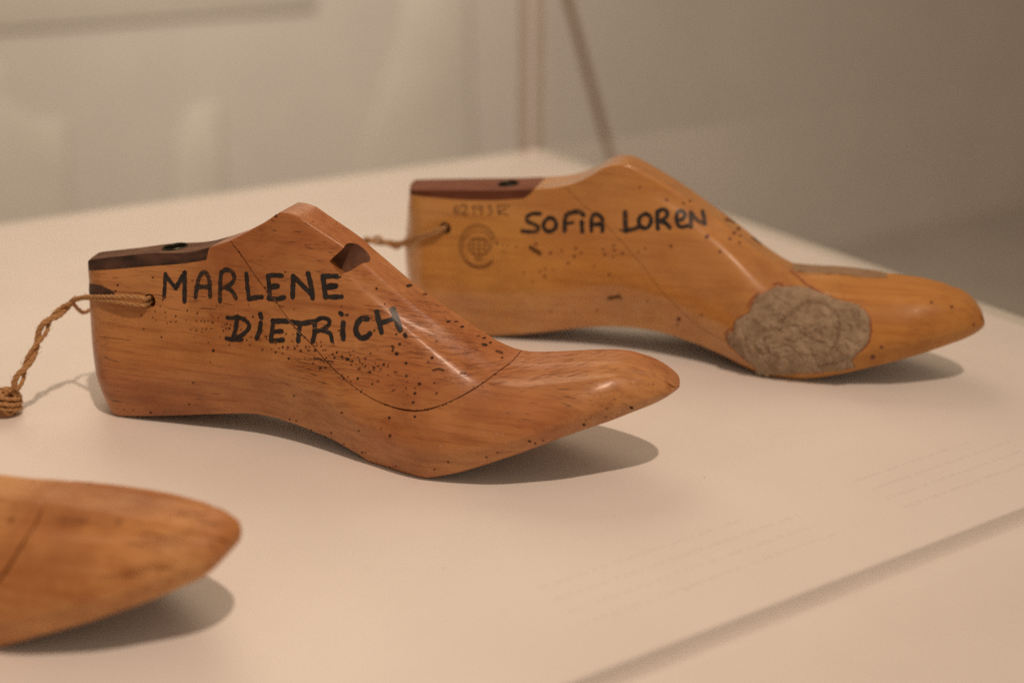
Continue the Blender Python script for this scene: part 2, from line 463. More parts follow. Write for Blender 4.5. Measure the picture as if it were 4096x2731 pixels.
# ------------------------------------------------------------------ the lasts
LASTS = json.loads("""{"M":{"wn":[0.0215,0.0225,0.022,0.022,0.0245,0.031,0.037,0.0365,0.03,0.023,0.02],"wf":[0.0215,0.0225,0.022,0.021,0.0225,0.028,0.033,0.0325,0.027,0.022,0.02],"bw":[0.86,0.86,0.82,0.76,0.76,0.84,0.89,0.89,0.86,0.8,0.78],"mm":[0.8,0.8,0.78,0.72,0.68,0.7,0.76,0.82,0.86,0.88,0.88],"mt":[0.56,0.56,0.55,0.5,0.48,0.48,0.52,0.56,0.62,0.66,0.66],"tw":[0.0058,0.0064,0.0082,0.0088,0.0084,0.0075,0.0075,0.008,0.008,0.007,0.006],"mid":[0.3,0.3,0.3,0.32,0.32,0.3,0.3,0.32,0.36,0.4,0.42],"cr":[0.08,0.08,0.08,0.16,0.3,0.42,0.5,0.6,0.7,0.7,0.7],"crown":[0.0,0.0,0.0,0.0,0.01,0.02,0.03,0.03,0.03,0.03,0.0],"r_heel":0.02,"p_heel":2.2,"r_toe":0.04,"p_toe":2.1,"in_z":[0,0.003,0.008,0.0145,0.022,0.031,0.05,0.06,0.066],"in_s":[0.0077,0.005,0.002,-0.0005,-0.0012,-0.0016,-0.0015,-0.0004,0.001],"s":[-22.13,-21.54,-20.93,-20.32,-19.68,-19.03,-18.34,-17.62,-16.86,-16.05,-15.19,-14.28,-13.3,-12.26,-11.15,-9.96,-8.69,-7.35,-5.91,-4.39,-2.78,-1.07,0.74,2.64,4.64,6.75,8.96,11.27,13.68,16.2,18.81,21.54,24.36,27.28,30.3,33.41,36.62,39.91,43.3,46.77,50.32,53.94,57.64,61.41,65.24,69.13,73.07,77.06,81.09,85.16,89.27,93.4,97.55,101.71,105.89,110.07,114.24,118.41,122.56,126.69,130.79,134.86,138.9,142.89,146.83,150.72,154.55,158.32,162.01,165.64,169.19,172.66,176.04,179.34,182.55,185.66,188.68,191.6,194.42,197.14,199.76,202.28,204.69,207.0,209.21,211.31,213.32,215.22,217.02,218.73,220.35,221.87,223.3,224.65,225.92,227.1,228.21,229.26,230.23,231.15,232.01,232.81,233.58,234.3,234.98,235.64,236.27,236.89,237.49,238.09],"key_s":[-0.02213,-0.00132,0.02991,0.06374,0.08716,0.12099,0.14961,0.17304,0.20166,0.22248,0.23809],"c":[0.0,0.0,0.0,0.0,0.0,0.0,0.00095,0.00272,0.00547,0.00778,0.00966],"zt":[65.86,66.14,66.38,66.59,66.77,66.94,67.09,67.24,67.39,67.54,67.71,67.89,68.08,68.28,68.49,68.72,68.97,69.23,69.5,69.78,70.09,70.4,70.73,71.14,71.55,71.99,72.45,72.89,73.34,73.82,74.11,74.4,74.72,75.05,75.49,76.08,76.84,77.96,79.15,80.42,81.79,83.21,85.19,87.2,89.35,91.56,94.26,96.87,96.73,95.76,93.34,91.07,88.84,86.55,84.03,80.6,77.64,74.56,71.44,68.37,65.55,62.92,60.46,58.04,55.64,53.26,50.86,48.57,46.4,44.83,43.53,42.93,42.67,42.82,43.17,43.51,43.87,44.28,44.67,45.04,45.41,45.76,46.02,46.27,46.54,46.63,46.69,46.76,46.59,46.29,46.02,45.78,45.23,45.13,44.8,44.38,43.9,43.4,42.88,42.35,41.82,41.29,40.76,40.22,39.67,39.1,38.5,37.83,37.05,36.37],"zb":[0.3,0.27,0.23,0.2,0.16,0.12,0.08,0.05,0.05,0.05,0.05,0.05,0.05,0.05,0.05,0.05,0.05,0.05,0.13,0.15,0.16,0.37,0.61,0.86,1.13,1.41,1.69,1.98,2.3,2.67,3.05,3.45,3.87,4.31,4.8,5.31,5.84,6.37,6.91,7.44,7.96,8.49,9.01,9.28,9.48,9.42,9.43,8.9,8.36,7.8,7.03,6.36,5.78,5.04,3.94,2.89,1.77,0.14,0.05,0.05,0.05,0.05,0.05,0.05,0.17,1.2,2.48,3.71,5.0,6.61,8.17,9.74,11.27,12.68,13.99,15.33,16.61,17.83,18.99,20.11,21.17,22.19,23.11,23.87,24.53,25.14,25.7,26.24,26.86,27.49,28.1,28.68,29.23,29.68,30.11,30.53,30.93,31.33,31.71,32.09,32.47,32.83,33.2,33.56,33.92,34.28,34.64,35.01,35.38,35.57],"O":[-0.16323,0.52943,0.0],"ang":-0.32158},"L":{"wn":[0.0215,0.0225,0.0225,0.0222,0.0235,0.0285,0.037,0.0365,0.031,0.0245,0.021],"wf":[0.0215,0.0225,0.022,0.021,0.0225,0.028,0.033,0.0325,0.027,0.022,0.02],"bw":[0.86,0.86,0.82,0.76,0.76,0.84,0.89,0.89,0.86,0.8,0.78],"mm":[0.88,0.88,0.86,0.8,0.78,0.82,0.86,0.82,0.86,0.88,0.88],"mt":[0.72,0.72,0.7,0.62,0.56,0.6,0.64,0.56,0.62,0.66,0.66],"tw":[0.0105,0.012,0.0125,0.012,0.01,0.0085,0.008,0.008,0.008,0.007,0.006],"mid":[0.3,0.3,0.3,0.32,0.32,0.3,0.3,0.32,0.36,0.4,0.42],"cr":[0.08,0.08,0.08,0.16,0.3,0.42,0.5,0.6,0.7,0.7,0.7],"crown":[0.0,0.0,0.0,0.0,0.01,0.02,0.03,0.03,0.03,0.03,0.0],"r_heel":0.02,"p_heel":2.2,"r_toe":0.04,"p_toe":2.1,"in_z":[0,0.003,0.008,0.0145,0.022,0.036,0.048,0.06,0.072,0.09],"in_s":[0.009,0.007,0.0046,0.0024,0.001,0,0.0009,0.0023,0.004,0.006],"s":[-18.96,-18.3,-17.64,-16.96,-16.27,-15.54,-14.79,-13.99,-13.16,-12.27,-11.32,-10.32,-9.24,-8.1,-6.88,-5.57,-4.18,-2.7,-1.12,0.55,2.33,4.21,6.19,8.28,10.49,12.8,15.23,17.77,20.42,23.19,26.07,29.06,32.17,35.38,38.7,42.12,45.65,49.27,53.0,56.81,60.71,64.7,68.77,72.91,77.12,81.4,85.73,90.12,94.56,99.03,103.55,108.09,112.65,117.23,121.83,126.42,131.01,135.59,140.16,144.7,149.21,153.69,158.12,162.51,166.85,171.12,175.34,179.48,183.54,187.53,191.43,195.25,198.97,202.6,206.12,209.55,212.87,216.08,219.18,222.17,225.05,227.82,230.47,233.01,235.44,237.76,239.96,242.05,244.04,245.92,247.69,249.36,250.94,252.42,253.81,255.12,256.34,257.49,258.56,259.57,260.51,261.4,262.24,263.03,263.79,264.51,265.21,265.88,266.55,267.2],"key_s":[-0.01896,0.00393,0.03827,0.07547,0.10123,0.13843,0.16991,0.19566,0.22714,0.25003,0.2672],"c":[-0.0,-0.0,-0.0,-0.0,-0.0,-0.0,-0.00089,-0.00254,-0.00512,-0.00728,-0.00903],"zt":[71.8,72.02,72.2,72.33,72.44,72.52,72.59,72.64,72.7,72.76,72.83,72.9,72.97,73.05,73.13,73.22,73.31,73.4,73.5,73.61,73.73,73.87,74.01,74.17,74.33,74.48,74.65,74.82,75.0,75.19,75.39,75.6,75.84,76.11,76.38,76.68,77.06,77.45,77.82,78.22,78.79,79.53,80.55,81.99,83.89,86.36,89.46,91.49,92.06,91.42,89.36,87.24,84.91,82.45,79.98,77.21,74.23,71.28,68.45,65.61,62.52,59.47,56.31,53.07,50.34,47.8,45.72,44.12,43.62,43.76,43.94,44.21,44.46,44.62,44.5,44.39,44.28,44.3,44.36,44.43,44.49,44.44,44.37,44.31,44.26,44.22,43.91,43.62,43.34,43.07,42.82,42.34,41.78,41.27,41.28,40.97,40.5,39.92,39.27,38.57,37.83,37.05,36.24,35.39,34.49,33.53,32.48,31.28,29.8,27.69],"zb":[0.3,0.19,0.07,0.05,0.05,0.05,0.05,0.05,0.05,0.05,0.05,0.05,0.05,0.05,0.05,0.05,0.05,0.05,0.05,0.05,0.05,0.05,0.05,0.05,0.05,0.05,0.05,0.05,0.05,0.05,0.34,0.66,0.99,1.34,1.82,2.31,2.8,3.3,3.99,4.69,5.42,6.27,7.15,8.06,8.93,9.64,10.39,11.17,11.59,11.93,12.27,12.35,12.17,12.02,11.42,10.85,9.94,9.03,8.1,6.99,5.98,4.77,3.54,2.44,1.23,0.19,0.05,0.05,0.05,0.39,1.18,2.04,3.18,4.22,5.19,6.34,7.42,8.45,9.43,10.38,11.3,12.18,13.08,13.93,14.69,15.37,16.01,16.74,17.43,18.09,18.71,19.31,19.88,20.41,20.89,21.35,21.79,22.22,22.64,23.05,23.45,23.85,24.25,24.65,25.04,25.44,25.84,26.24,26.66,26.89],"O":[-0.03735,0.63407,0.0],"ang":-0.25981},"F":{"wn":[0.0215,0.0225,0.022,0.022,0.0245,0.031,0.037,0.0365,0.03,0.023,0.02],"wf":[0.0215,0.0225,0.022,0.021,0.0225,0.028,0.033,0.0325,0.027,0.022,0.02],"bw":[0.86,0.86,0.82,0.76,0.76,0.84,0.89,0.89,0.86,0.8,0.78],"mm":[0.8,0.8,0.78,0.72,0.68,0.7,0.76,0.82,0.86,0.88,0.88],"mt":[0.56,0.56,0.55,0.5,0.48,0.48,0.52,0.56,0.62,0.66,0.66],"tw":[0.0058,0.0064,0.0082,0.0088,0.0084,0.0075,0.0075,0.008,0.008,0.007,0.006],"mid":[0.3,0.3,0.3,0.32,0.32,0.3,0.3,0.32,0.36,0.4,0.42],"cr":[0.08,0.08,0.08,0.16,0.3,0.42,0.5,0.6,0.7,0.7,0.7],"crown":[0.0,0.0,0.0,0.0,0.01,0.02,0.03,0.03,0.03,0.03,0.0],"r_heel":0.02,"p_heel":2.2,"r_toe":0.042,"p_toe":2.3,"in_z":[0,0.003,0.008,0.0145,0.022,0.031,0.05,0.06,0.066],"in_s":[0.0077,0.005,0.002,-0.0005,-0.0012,-0.0016,-0.0015,-0.0004,0.001],"s":[-24.0,-23.42,-22.83,-22.22,-21.6,-20.96,-20.29,-19.59,-18.84,-18.05,-17.21,-16.32,-15.36,-14.35,-13.26,-12.1,-10.86,-9.54,-8.14,-6.65,-5.08,-3.41,-1.64,0.22,2.18,4.23,6.39,8.65,11.01,13.47,16.03,18.69,21.44,24.3,27.25,30.29,33.43,36.65,39.96,43.35,46.82,50.36,53.98,57.66,61.4,65.21,69.06,72.96,76.9,80.88,84.89,88.93,92.99,97.06,101.14,105.23,109.31,113.38,117.44,121.47,125.48,129.46,133.41,137.31,141.16,144.96,148.71,152.39,156.0,159.55,163.02,166.41,169.71,172.94,176.07,179.12,182.07,184.92,187.68,190.34,192.9,195.36,197.72,199.98,202.13,204.19,206.15,208.01,209.77,211.44,213.02,214.51,215.91,217.23,218.46,219.63,220.71,221.73,222.69,223.58,224.42,225.21,225.95,226.66,227.33,227.97,228.59,229.19,229.78,230.37],"key_s":[-0.024,-0.00365,0.02687,0.05994,0.08283,0.1159,0.14388,0.16678,0.19476,0.21511,0.23037],"c":[-0.0,-0.0,-0.0,-0.0,-0.0,-0.0,-0.00026,-0.00074,-0.00148,-0.00211,-0.00261],"zt":[65.86,66.23,66.54,66.79,67.01,67.2,67.39,67.58,67.78,68.0,68.23,68.48,68.74,69.02,69.32,69.63,69.96,70.3,70.67,71.11,71.58,72.07,72.58,73.08,73.6,74.02,74.35,74.71,75.1,75.64,76.4,77.48,78.84,80.32,81.94,83.78,86.16,88.68,91.34,94.58,96.82,96.15,93.7,90.8,87.92,84.8,80.58,76.61,72.43,68.23,64.39,60.81,57.3,53.78,50.17,46.72,44.23,42.9,42.79,43.39,38.14,38.43,38.71,38.99,39.2,39.25,39.29,39.4,39.69,39.98,40.26,40.16,40.08,40.07,40.07,40.02,40.01,40.02,40.06,40.05,39.94,39.84,39.8,39.81,39.78,39.68,39.63,39.61,39.61,39.65,39.57,39.34,39.14,38.98,39.23,39.28,39.22,39.09,38.92,38.72,38.5,38.27,38.02,37.74,37.43,37.07,36.62,36.01,35.07,32.87],"zb":[0.3,0.25,0.2,0.16,0.1,0.05,0.05,0.05,0.05,0.05,0.05,0.05,0.05,0.05,0.07,0.14,0.16,0.31,0.56,0.85,1.15,1.45,1.77,2.11,2.5,2.93,3.38,3.86,4.37,4.93,5.53,6.14,6.78,7.4,8.01,8.64,9.14,9.42,9.43,9.37,8.71,8.02,7.14,6.29,5.49,4.28,2.88,1.23,0.05,0.05,0.05,0.05,0.05,0.98,2.85,4.81,7.33,9.92,12.47,14.86,0.05,0.05,0.05,0.05,0.05,0.05,0.05,0.05,0.05,0.08,1.58,3.03,4.39,5.65,6.8,7.86,8.86,9.81,10.71,11.57,12.5,13.44,14.29,15.05,15.74,16.48,17.18,17.84,18.47,19.08,19.74,20.42,21.07,21.67,22.11,22.55,23.0,23.49,24.01,24.57,25.17,25.81,26.48,27.19,27.94,28.71,29.53,30.39,31.3,32.07],"O":[-0.30732,0.41146,0.0],"ang":-0.2618}}""")
